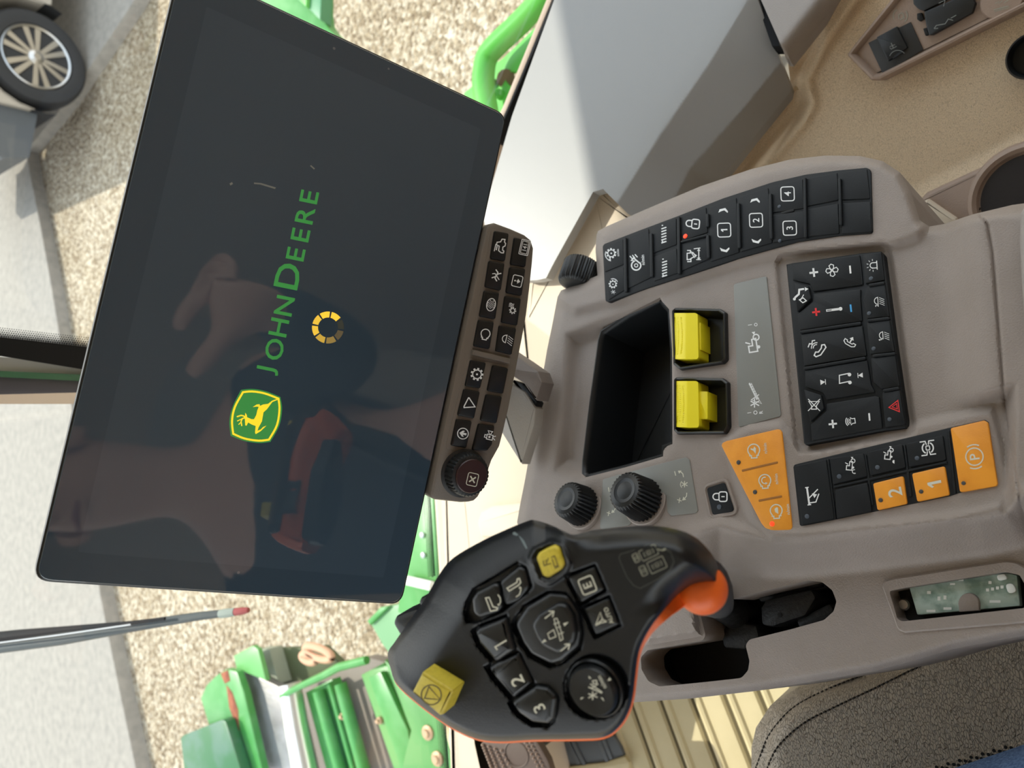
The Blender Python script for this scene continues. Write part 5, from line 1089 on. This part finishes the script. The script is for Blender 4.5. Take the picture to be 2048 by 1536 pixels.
mb = MB(); PF = [(1820, 1545), (1862, 1531), (2012, 1489), (2180, 1440), (2180, 1760), (1700, 1760)]
terrain(mb, f_seat, PF, [], lambda P: h_seat(P)+0.0015-0.003*np.clip(1-sdf(P, PF)/8, 0, 1)**2, 8, 0.004); mb.build('perforated_panel', seat_leather, seat, label='perforated leather centre panel')
mb = MB()
for i in range(16):
    for j in range(6):
        x, y = 1850+i*11.5-j*2, 1541-i*3.3+j*9.5+(i % 2)*4.5
        if sdf(np.array([[x, y]]), PF)[0] > 5:
            o_ = f_seat.hit(x, y, 0.0017); lathe(mb, o_, UP, [(0.0011, -0.0004), (0.0011, 0.00015), (0.0004, 0.0002)], 8)
o = mb.build('perforations', deep_black, seat); o['kind'] = 'stuff'
mb = MB(); box(mb, (-0.62, -0.55, 1.85), (-0.20, 0.05, 1.93)); box(mb, (-0.5, -0.4, 1.6), (-0.3, -0.05, 1.86)); mb.build('seat_base', gloss_black, seat)
mb = MB(); tube(mb, [(-0.42, -0.56, 1.95), (-0.42, -0.60, 2.2), (-0.42, -0.66, 2.5), (-0.42, -0.70, 2.75)], [0.20, 0.23, 0.22, 0.14], 24); mb.build('backrest', seat_leather, seat)

# ================================================================== pillar, windows, roof
def pil(x): return 0.75+(x-80)*(1.07-0.75)/785
root = thing('corner_post', at(520, 640, 0.95), 'dark cab corner post with pale and green stripes seen left of the monitor', 'post')
def band(name, ya0, yb0, ya1, yb1, m, dd=0.0, th=0.012):   # edges at x=0 and x=160
    yy = lambda s, x: (ya0+(ya1-ya0)*x/160) if s == 0 else (yb0+(yb1-yb0)*x/160)
    P3 = [[at(x, yy(s, x), pil(x)+dd) for x in (-240, 260)]+[at(880, 590+(((ya0 if s == 0 else yb0)-740)*0.5), 1.06+dd)] for s in (0, 1)]
    mb = MB(); slab(mb, [P3[0][0], P3[1][0], P3[1][1], P3[0][1]], BZ*th); slab(mb, [P3[0][1], P3[1][1], P3[1][2], P3[0][2]], BZ*th); mb.build(name, m, root)
band('black_band', 674, 712, 692, 738, gasket, 0.0)
band('pale_face', 714, 744, 728, 754, mat('post_grey', (196, 194, 188), 0.4, (200, 0.1)), 0.012, 0.02)
band('green_stripe', 742, 754, 749, 762, mat('post_green', (52, 104, 74), 0.4, (200, 0.1)), 0.006)
band('dark_channel', 752, 792, 759, 790, mat('post_dark', (74, 74, 84), 0.5, (200, 0.1)), 0.01)
band('beige_trim', 789, 808, 785, 808, mat('post_beige', (222, 204, 186), 0.5, (300, 0.2)), -0.006, 0.02)
E0, E1, Em = f_sill.hit(898, 1560), f_sill.hit(865, 560), f_sill.hit(871, 1100)
PT = np.array([0.16, 1.02, Z_R]); Pm_ = at(80, 745, 0.79)
def pane(name, pts):
    mb = MB(); n = np.cross(np.array(pts[1])-pts[0], np.array(pts[-1])-pts[0]); n /= np.linalg.norm(n); slab(mb, pts, n*0.005)
    o = mb.build(name, window_glass, None, smooth=False); o['kind'] = 'structure'; return o
EL = E0+(E0-Em)*0.9
pane('window_1', [EL, E0, Em, E1, Pm_, PT, PT+(EL-E1)*1.05])
Rz = f_rs.hit(1108, -10); RB = np.array([0.90, Rz[1]-(0.90-Rz[0])*0.8, 1.85])
pane('window_2', [E1+UP*0.05, RB, np.array([0.88, RB[1]+0.15, Z_R]), PT, Pm_])
pane('window_3', [RB, np.array([0.9, -0.95, 1.95]), np.array([0.88, -0.95, Z_R]), np.array([0.88, RB[1]+0.15, Z_R])])
pane('window_4', [np.array([-1.08, -0.95, 1.7]), EL*np.array([0, 1, 0])+np.array([-1.08, 0, 1.7]), np.array([-1.05, 1.0, Z_R]), np.array([-1.05, -0.95, Z_R])])
mb = MB(); box(mb, (-1.12, -1.02, Z_F-0.05), (0.95, -0.95, Z_R)); struct('wall_back', mb, tan_plain)
mb = MB(); box(mb, (0.88, -0.95, Z_F), (0.94, -0.05, 1.85)); struct('trim_5', mb, tan_plain)
mb = MB(); box(mb, (-1.2, -1.1, Z_R), (1.0, 1.30, Z_R+0.16)); struct('ceiling', mb, headliner)
for i, (x, y) in enumerate(((-1.08, -0.96), (0.9, -0.96), (-1.07, 0.88))):
    mb = MB(); tube(mb, [(x, y, 1.6), (x*0.98, y*1.02, Z_R)], 0.035, 12); struct('trim_%d' % (6+i), mb, taupe_dark)
# dotted black border baked on the glass
mb = MB()
def frit(line, side_, rows, step, r, dd):
    line = np.array(line, float)
    p = resample(np.vstack([line, line[-1:]+1e-6]), step)[:int(1e6)]
    p = np.array([q for q in p if line_d(np.array([q]), line)[0] < 0.5])
    t = np.asarray(line[-1])-np.asarray(line[0]); t = t/np.linalg.norm(t); n = np.array([-t[1], t[0]])*side_
    for k in range(rows):
        for i, q in enumerate(p[:len(p)//2] if False else p):
            c = q+n*(k*step*0.87+step*0.5)+t*(step/2 if k % 2 else 0); d = dd(c[0], c[1]); o_ = at(c[0], c[1], d); rad = r*(1-0.13*k)/F*d
            ax = -BZ; u, w = BX*rad, BY*rad
            mb.add([o_+u*math.cos(a)+w*math.sin(a) for a in np.linspace(0, 2*PI, 6, endpoint=False)], [(0, 5, 4, 3, 2, 1)])
frit([(-20, 672), (175, 694)], -1, 5, 4.6, 2.6, lambda x, y: pil(x)-0.004)
dz = lambda x, y: np.dot(f_sill.hit(x, y, 0.012)-CAM, BZ)
frit([(861, 985), (871, 1150)], 1, 4, 4.4, 2.4, dz); frit([(884, 1330), (903, 1600)], 1, 5, 4.4, 2.5, dz)
o = mb.build('trim_9', gasket, None, smooth=False); o['kind'] = 'structure'
# wiper
root = thing('windshield_wiper', at(240, 1255, 1.05), 'black windshield wiper lying across the view of the gravel', 'wiper')
def strip(pts, wd, m, name, dd, rad=None):
    mb = MB(); P3 = [at(x, y, 1.12-0.00022*x+dd) for x, y in pts]; tube(mb, P3, [w_/2/F*1.08 for w_ in wd], 10); mb.build(name, m, root)
strip([(-60, 1300), (125, 1277), (260, 1254), (400, 1232), (452, 1226)], [30, 26, 21, 16, 14], mat('wiper_grey', (62, 68, 68), 0.5, (300, 0.2)), 'wiper_blade', 0.0)
strip([(-60, 1279), (40, 1268), (122, 1259), (260, 1246), (330, 1237)], [20, 18, 12, 8, 6], gasket, 'wiper_arm', -0.016)
strip([(-60, 1293), (110, 1271), (262, 1249)], [3, 3, 3], metal, 'wiper_spine', -0.028)
strip([(440, 1228), (455, 1226), (470, 1224)], [16, 17, 15], mat('wiper_pale', (140, 150, 142), 0.5, (300, 0.2)), 'wiper_clip', 0.0)
strip([(470, 1224), (484, 1222), (497, 1220)], [14, 14, 10], mat('wiper_red', (150, 60, 60), 0.5, (300, 0.2)), 'wiper_tip', 0.0)
# ================================================================== outside
mb = MB(); box(mb, (-60, -60, -0.3), (60, 80, 0.0)); o = mb.build('ground', gravel, None); o['kind'] = 'structure'
f_con = flat(0.10)
mb = MB(); prism(mb, f_con, [(290, -40), (262, 10), (192, 115), (135, 200), (75, 275), (53, 300), (60, 350), (80, 450), (100, 560), (140, 800), (170, 980), (200, 1190), (230, 1340), (278, 1570), (330, 1800), (-380, 2600), (-560, 800), (-420, -300), (100, -500)], -0.12, 0.0, 0.01); o = mb.build('pavement', concrete, None); o['kind'] = 'structure'
# parked car: wheel and front corner in view
TA_ = 26
wc = at(62, 110, 5.6); wc[2] = 0.10+0.372
tow = CAM-wc; tow[2] = 0; tow /= np.linalg.norm(tow)
ta = math.radians(TA_); ax = np.array([tow[0]*math.cos(ta)-tow[1]*math.sin(ta), tow[0]*math.sin(ta)+tow[1]*math.cos(ta), 0]); tt = np.cross(UP, ax)
if np.dot(tt, -BY) < 0: tt = -tt
car = thing('parked_car', wc-UP*0.372, 'light coloured car with a silver multi-spoke wheel parked on the shaded pavement', 'car')
mb = MB(); R_ = 0.372
lathe(mb, wc, ax, [(0.245, -0.20), (0.30, -0.215), (0.345, -0.205), (0.367, -0.17), (R_, -0.10), (0.367, -0.02), (0.345, 0.012), (0.30, 0.022), (0.252, 0.012), (0.245, -0.01)], 64); w_ = mb.build('tyre', tyre, car)
mb = MB(); lathe(mb, wc, ax, [(0.246, -0.18), (0.246, 0.008), (0.238, 0.016), (0.226, 0.006), (0.222, -0.02), (0.218, -0.15)], 64); rim = mb.build('wheel_rim', metal, car)
mb = MB(); lathe(mb, wc, ax, [(0.222, -0.13), (0.222, -0.09), (0.05, -0.085)], 48); mb.build('brake_disc', mat('brake_dark', (70, 68, 64), 0.6, (40, 0.3, 0.004)), rim)
mb = MB(); lathe(mb, wc, ax, [(0.06, -0.10), (0.06, -0.005), (0.045, 0.008), (0.03, 0.012), (0.026, 0.016)], 32); mb.build('wheel_hub', metal, rim)
for i in range(6):
    for s in (-1, 1):
        a = 2*PI*i/6+0.2; d = tt*math.cos(a)+UP*math.sin(a); e_ = -tt*math.sin(a)+UP*math.cos(a)
        p0, p1 = wc+d*0.045+e_*s*0.012, wc+d*0.228+e_*s*0.045; nrm = np.cross(ax, (p1-p0)/np.linalg.norm(p1-p0))
        mb = MB(); slab(mb, [p0-nrm*0.014, p0+nrm*0.014, p1+nrm*0.021, p1-nrm*0.021], -ax*0.05); mb.build('spoke', metal, rim, smooth=False)
# body side profile extruded across the car
def prof3(pts, a0, a1): return [wc-UP*0.372-tt*u+UP*v+ax*a0 for u, v in pts], ax*(a1-a0)
side_p = [(-3.6, 0.30), (-3.2, 0.28)]+[(-2.75+0.43*math.cos(math.radians(t)), 0.372+0.43*math.sin(math.radians(t))) for t in range(180, -1, -15)]+[(-2.2, 0.30), (-0.45, 0.30)]+[(0.43*math.cos(math.radians(t)), 0.372+0.43*math.sin(math.radians(t))) for t in range(180, -1, -15)]+[(0.44, 0.40), (0.46, 0.60), (0.45, 0.85), (0.3, 0.95), (-0.4, 0.98), (-3.5, 0.98), (-3.75, 0.8)]
q, th = prof3(side_p, 0.03, -1.75); mb = MB(); slab(mb, q, th); mb.build('car_body', car_paint, car, smooth=False)
q, th = prof3([(0.44, 0.34), (0.80, 0.38), (0.86, 0.55), (0.80, 0.80), (0.46, 0.84)], -0.02, -1.7); mb = MB(); slab(mb, q, th); mb.build('bumper', mat('bumper_grey', (78, 82, 86), 0.6, (20, 0.2, 0.002)), car, smooth=False)
q, th = prof3([(-3.4, 0.98), (-0.9, 0.98), (-1.5, 1.5), (-3.1, 1.55)], -0.35, -1.4); mb = MB(); slab(mb, q, th); mb.build('cabin', mat('car_glass_dark', (30, 34, 38), 0.1, (5, 0.01)), car, smooth=False)  # added out of view, narrowed and set back to shorten the car's shadow
for a in range(180, -1, -15):
    pass
mb = MB(); q = [wc-UP*0.372+tt*(0.44*math.cos(math.radians(t)))+UP*(0.372+0.44*math.sin(math.radians(t))) for t in range(200, -21, -10)]
n = len(q); mb.add([p+ax*0.035 for p in q]+[p-ax*0.45 for p in q], [(i, i+1, n+i+1, n+i) for i in range(n-1)]+[tuple(range(n, 2*n))]); mb.build('arch_liner', arch, car)
# ---- green harvester head and feeder parts below the windshield
cG = lambda pts: cp(300, 1180, .29297, pts)
f_g = flat(0.9)
head = thing('harvester_head', f_g.hit(620, 1480, -0.5), 'green steel harvester head with a polished cylinder below the windshield', 'machine')
def plate(name, pts, m, k=0.0, th=0.02, bev=0.004, px=True, label=None, fr=None):
    mb = MB(); prism(mb, fr or f_g, cG(pts) if px else pts, k-th, k, bev, 0.0); return mb.build(name, m, head, label=label)
plate('left_arm', [(345, 740), (385, 650), (450, 585), (520, 540), (590, 560), (640, 700), (780, 1300), (600, 1300), (500, 890), (400, 920)], jd_green, 0.0, 0.03)
plate('rust_patch', [(520, 650), (560, 700), (600, 820), (605, 960), (575, 900), (540, 800)], rust, 0.002, 0.004, 0.001, label='brown rust patch')
plate('rust_patch', [(480, 570), (530, 545), (545, 620), (510, 640)], rust, 0.002, 0.004, 0.001, label='brown rust patch')
plate('end_plate', [(570, 450), (700, 380), (735, 405), (790, 620), (640, 560), (595, 565)], mat('pale_green', (96, 156, 84), 0.4, (100, 0.1)), -0.03, 0.02)
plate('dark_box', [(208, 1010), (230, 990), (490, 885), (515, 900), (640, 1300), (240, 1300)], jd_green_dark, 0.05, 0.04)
plate('steel_sheet', [(596, 575), (655, 555), (880, 660), (905, 740), (1060, 1300), (790, 1300)], steel_dull, -0.06, 0.03)
plate('pit_floor', [(740, 405), (1180, 385), (1300, 500), (1180, 560), (900, 710), (800, 620)], mat('olive_dark', (70, 78, 44), 0.7, (30, 0.3, 0.004)), -0.16, 0.03)  # shade of the pit is put into this dark olive colour
plate('pit_wall', [(735, 405), (815, 402), (880, 640), (800, 620)], mat('olive_grey', (140, 144, 124), 0.6, (30, 0.3, 0.004)), -0.10, 0.06)
for c, rx, ry in (((1150, 430), 95, 34), ((1085, 465), 50, 24)):
    mb = MB(); pts = [f_g.hit(*cG([(c[0]+rx*math.cos(t)*.95-ry*math.sin(t)*.2, c[1]+rx*math.cos(t)*.35+ry*math.sin(t))])[0], -0.06) for t in np.linspace(0, 2*PI, 25)]
    tube(mb, pts, 0.014, 10, cap=False); mb.build('tan_hose', mat('hose_tan', (196, 150, 118), 0.6, (80, 0.2, 0.002)), head)
plate('backing_deck', [(880, 740), (960, 690), (1300, 500), (1480, 460), (1640, 500), (2000, 930), (2060, 1300), (1000, 1300)], mat('grey_brown_deck', (116, 106, 94), 0.7, (20, 0.3, 0.004)), -0.10, 0.05)
mb = MB(); tube(mb, [f_g.hit(*p, 0.0) for p in cG([(955, 640), (1000, 920), (1085, 1330)])], [0.040, 0.044, 0.048], 28); mb.build('polished_cylinder', chrome, head, label='polished silver cylinder')
mb = MB(); tube(mb, [f_g.hit(*p, 0.03) for p in cG([(905, 722), (1040, 650), (1180, 585), (1290, 525), (1480, 478)])], [0.012, 0.012, 0.013, 0.014, 0.014], 12); mb.build('cross_bar', jd_green, head)
plate('ridge_panel', [(1060, 700), (1240, 610), (1440, 1300), (1220, 1300)], jd_green, -0.04, 0.04)
plate('dark_panel', [(1170, 960), (1230, 880), (1340, 1300), (1240, 1300)], mat('green_dark_paint', (36, 100, 44), 0.4, (60, 0.1)), -0.028, 0.03)  # narrow panel in a darker green than its neighbours
for a, b, r in (((1150, 690), (1330, 1330), 0.022), ((1225, 630), (1420, 1330), 0.010), ((1300, 640), (1490, 1330), 0.022)):
    mb = MB(); tube(mb, [f_g.hit(*cG([a])[0], -0.02), f_g.hit(*cG([b])[0], -0.02)], r, 16); mb.build('ridge_tube', jd_green, head)
plate('side_plate', [(1440, 580), (1590, 500), (1640, 540), (2000, 930), (2080, 1300), (1690, 1300)], mat('green_plate', (84, 138, 66), 0.4, (60, 0.1)), -0.02, 0.04)
plate('side_fold', [(1490, 600), (1570, 560), (1760, 960), (1800, 1300), (1740, 1300)], jd_green, 0.005, 0.02)
plate('side_cheek', [(1600, 480), (1700, 560), (2020, 900), (2070, 1300), (1700, 1300), (1780, 960)], mat('green_cheek', (74, 130, 60), 0.4, (60, 0.1)), 0.02, 0.05)
for c in ((1900, 972), (1966, 1150), (1320, 860), (1570, 890)):
    mb = MB(); o_ = f_g.hit(*cG([c])[0], 0.02 if c[0] > 1800 else -0.015); r_ = 0.022 if c[0] > 1800 else 0.012; lathe(mb, o_, UP, [(r_, -0.004), (r_, 0.006), (r_*.6, 0.010), (r_*.5, 0.016)], 16); mb.build('bolt', mat('bolt_tan_%d' % c[0], (176, 142, 110), 0.5, metal=0.3), head)
plate('fender', [(1480, 212), (1570, 118), (1750, 90), (1910, 40), (1960, 300), (1640, 440), (1590, 380), (1510, 240)], mat('fender_green', (104, 146, 100), 0.4, (60, 0.1)), 0.06, 0.05)
plate('fender_edge', [(1480, 212), (1570, 118), (1625, 112), (1500, 240)], jd_green, 0.075, 0.03)
plate('frame_rail', [(840, 985), (866, 985), (872, 1100), (876, 1260), (835, 1240), (795, 1225), (800, 1170)], jd_green, 0.10, 0.06, px=False)
mb = MB(); tube(mb, [f_g.hit(812, 1160, 0.12), f_g.hit(864, 1172, 0.12)], 0.014, 12); mb.build('pale_pin', mat('pin_white', (232, 232, 222), 0.4, (60, 0.05)), head)
for c in ((846, 1070), (848, 1110)):
    mb = MB(); o_ = f_g.hit(c[0], c[1], 0.10); lathe(mb, o_, UP, [(0.009, -0.004), (0.009, 0.006), (0.005, 0.008)], 8); mb.build('bolt', metal, head)
# green mud guard above the monitor and the handrail to the right of the cab
f_m = flat(1.0)
root = thing('green_guard', f_m.hit(590, 10, -0.2), 'green steel guard beyond the upper edge of the monitor', 'guard')
for nm, px, k, m in (('guard_plate', [(440, -60), (512, 0), (600, 60), (690, 90), (657, 56), (648, 42), (645, 20), (645, -60)], 0.0, jd_green), ('guard_fold', [(560, -60), (596, 0), (618, 18), (640, 40), (645, -60)], 0.03, mat('guard_blue_green', (70, 126, 84), 0.4, (60, 0.1))), ('guard_rib', [(592, -60), (598, 0), (612, 14), (618, -60)], 0.045, mat('guard_bright', (92, 168, 72), 0.4, (60, 0.1)))):
    mb = MB(); prism(mb, f_m, px, k-0.05, k, 0.004); mb.build(nm, m, root)
cH = lambda pts: cp(880, 0, .26042, pts)
f_h = flat(1.45)
root = thing('handrail', f_h.hit(980, 190, -0.1), 'bright green tubular handrail with a pierced plate outside the right window', 'handrail')
rail_g = mat('rail_green', (80, 164, 60), 0.35, (60, 0.08)); 
mb = MB(); pts = spline([f_h.hit(*p, 0.02) for p in cH([(860, -120), (760, 20), (620, 170), (440, 340), (360, 440), (335, 560), (335, 680), (360, 840), (380, 960)])], 5)
tube(mb, pts, 0.0235, 20); mb.build('rail_tube', rail_g, root)
hole = [tuple(p) for p in arc(*cH([(560, 605)])[0], 15, 0, 340, 17)]
mb = MB(); terrain(mb, f_h, cH([(180, 720), (300, 620), (400, 500), (470, 460), (600, 340), (740, 200), (780, 160), (700, 420), (560, 740), (480, 900), (300, 900)]), [hole], lambda P: np.full(len(P), -0.03), 8, 0.012, rings=(3,))
mb.build('rail_plate', mat('rail_plate_green', (88, 176, 68), 0.35, (60, 0.08)), root)
for c in ((410, 650), (460, 730)):
    mb = MB(); o_ = f_h.hit(*cH([c])[0], -0.03); lathe(mb, o_, UP, [(0.012, -0.002), (0.012, 0.008), (0.008, 0.012)], 6); mb.build('rail_bolt', rail_g, root)
mb = MB(); tube(mb, [f_h.hit(1012, 158, -0.03), f_h.hit(1010, 156, -0.09)], 0.02, 12); mb.build('pipe_behind', mat('pipe_brown', (110, 92, 66), 0.6, (60, 0.1)), root)
# ================================================================== the operator: one skinned body, jeans and sweater over it
def skin_body(name, verts, edges, radii, m, parent, rootv=0, sub=2, thin=0):
    me = bpy.data.meshes.new(name); V = np.array(verts, float); c = V.mean(0); me.from_pydata((V-c).tolist(), edges, [])
    ob = bpy.data.objects.new(name+'_tmp', me); COL.objects.link(ob)
    md = ob.modifiers.new('skin', 'SKIN'); md.use_smooth_shade = True
    sv = me.skin_vertices[0].data
    for i, r in enumerate(radii): sv[i].radius = (r, r) if np.isscalar(r) else r; sv[i].use_root = (i == rootv)
    s = ob.modifiers.new('sub', 'SUBSURF'); s.levels = sub; s.render_levels = sub
    dg = bpy.context.evaluated_depsgraph_get(); dg.update()
    m2 = bpy.data.meshes.new_from_object(ob.evaluated_get(dg)); bpy.data.objects.remove(ob)
    m2.name = name; m2.materials.clear(); m2.materials.append(m)
    m2.polygons.foreach_set('use_smooth', [True]*len(m2.polygons))
    o = bpy.data.objects.new(name, m2); COL.objects.link(o); WLOC[o] = c
    o.parent = parent; o.location = Vector(c-WLOC[parent]); return o
def mirror_pt(x, y, d):                          # the real point whose mirror image in the screen is seen at (x, y)
    v = at(x, y, d); return v-2*np.dot(v-mon.o, mon.N)*mon.N
person = thing('person', (-0.40, -0.2, 2.0), 'person in blue jeans sitting on the leather seat, one thigh at the frame corner', 'person')
hp, ch, nk, hd = np.array([-0.33, -0.26, 2.10]), np.array([-0.36, -0.36, 2.45]), np.array([-0.36, -0.34, 2.62]), np.array([-0.36, -0.29, 2.78])
wr = mirror_pt(520, 610, 0.86); pm = mirror_pt(455, 630, 0.83); elb = np.array([-0.10, -0.33, 2.36])
V = [hp, (hp+ch)/2, ch, nk, hd, hd+np.array([0, 0.02, 0.10]), ch+np.array([0.17, 0.02, 0.05]), elb, wr, pm,
     ch+np.array([-0.18, 0.02, 0.05]), np.array([-0.70, -0.18, 2.24]), np.array([-0.62, 0.10, 2.20]), np.array([-0.60, 0.18, 2.20]),
     hp+np.array([0.18, 0, -0.005]), np.array([-0.367, 0.32, 2.065]), np.array([-0.42, 0.40, 1.78]), np.array([-0.43, 0.50, 1.66]),
     hp+np.array([-0.10, 0, -0.01]), np.array([-0.66, 0.36, 2.06]), np.array([-0.68, 0.40, 1.78]), np.array([-0.68, 0.50, 1.66])]
E_ = [(0, 1), (1, 2), (2, 3), (3, 4), (4, 5), (2, 6), (6, 7), (7, 8), (8, 9), (2, 10), (10, 11), (11, 12), (12, 13), (0, 14), (14, 15), (15, 16), (16, 17), (0, 18), (18, 19), (19, 20), (20, 21)]
Rr = [(.13, .11), (.13, .10), (.15, .11), .05, .085, .06, .06, .042, .028, (.034, .016), .06, .042, .028, .03, .10, .078, .055, .035, .085, .06, .048, .035]
# fingers close round the phone: tips as mirrored in the screen
def fing(px): return [mirror_pt(*p) for p in px]
for ch_, r in (([(425, 585, .82), (392, 598, .815), (366, 632, .81), (354, 662, .81)], (.0125, .0115, .0105, .0085)),
               ([(452, 668, .82), (425, 700, .81), (398, 730, .805), (378, 752, .805)], (.0145, .0135, .012, .009)),
               ([(440, 560, .84), (412, 560, .85), (395, 580, .86), (392, 610, .86)], (.012, .011, .010, .008)),
               ([(450, 545, .85), (425, 535, .86), (408, 552, .87), (404, 580, .87)], (.0115, .0105, .0095, .008)),
               ([(465, 535, .86), (445, 518, .87), (428, 530, .88), (422, 555, .88)], (.010, .0095, .0085, .007))):
    b = len(V); V += fing(ch_); E_ += [(9, b), (b, b+1), (b+1, b+2), (b+2, b+3)]; Rr += list(r)
skin_body('body', V, E_, Rr, skin, person)
def shell(name, idx, ed, grow, m):
    mp = {k: i for i, k in enumerate(idx)}
    g = lambda r: tuple(x*1.0+grow for x in r) if not np.isscalar(r) else r+grow
    return skin_body(name, [V[i] for i in idx], [(mp[a], mp[b]) for a, b in ed], [g(Rr[i]) for i in idx], m, person)
shell('jeans', [0, 14, 15, 16, 18, 19, 20], [(0, 14), (14, 15), (15, 16), (0, 18), (18, 19), (19, 20)], 0.012, denim)
shell('sweater', [1, 2, 6, 7, 8, 10, 11, 12, 0], [(0, 1), (1, 2), (2, 6), (6, 7), (7, 8), (2, 10), (10, 11), (11, 12)], 0.012, shirt)
h0 = V[5]
hm = MB(); lathe(hm, hd+np.array([0, -0.015, 0.03]), UP, [(0.092, 0.0), (0.098, 0.04), (0.088, 0.08), (0.06, 0.11), (0.02, 0.122)], 24); hm.build('hair', mat('hair_brown', (62, 46, 36), 0.7, (200, 0.6, 0.003)), person)
for s in (-1, 1):
    mb = MB(); lathe(mb, hd+np.array([s*0.034, 0.083, 0.02]), (0, 1, 0), [(0.011, -0.006), (0.010, 0.002), (0.005, 0.006)], 12); mb.build('eye', pcb_white, person)
    mb = MB(); lathe(mb, hd+np.array([s*0.088, 0, 0.0]), (s, 0, 0), [(0.026, -0.01), (0.024, 0.006), (0.01, 0.010)], 12); mb.build('ear', skin, person)
mb = MB(); tube(mb, [hd+np.array([0, 0.08, 0.025]), hd+np.array([0, 0.108, -0.012]), hd+np.array([0, 0.088, -0.02])], [0.008, 0.014, 0.010], 10); mb.build('nose', skin, person)
mb = MB(); tube(mb, [hd+np.array([x, 0.088-abs(x)*.3, -0.048]) for x in (-0.024, 0, 0.024)], [0.003, 0.006, 0.003], 8); mb.build('mouth', mat('lips', (168, 98, 92), 0.5, (300, 0.1)), person)
mb = MB()
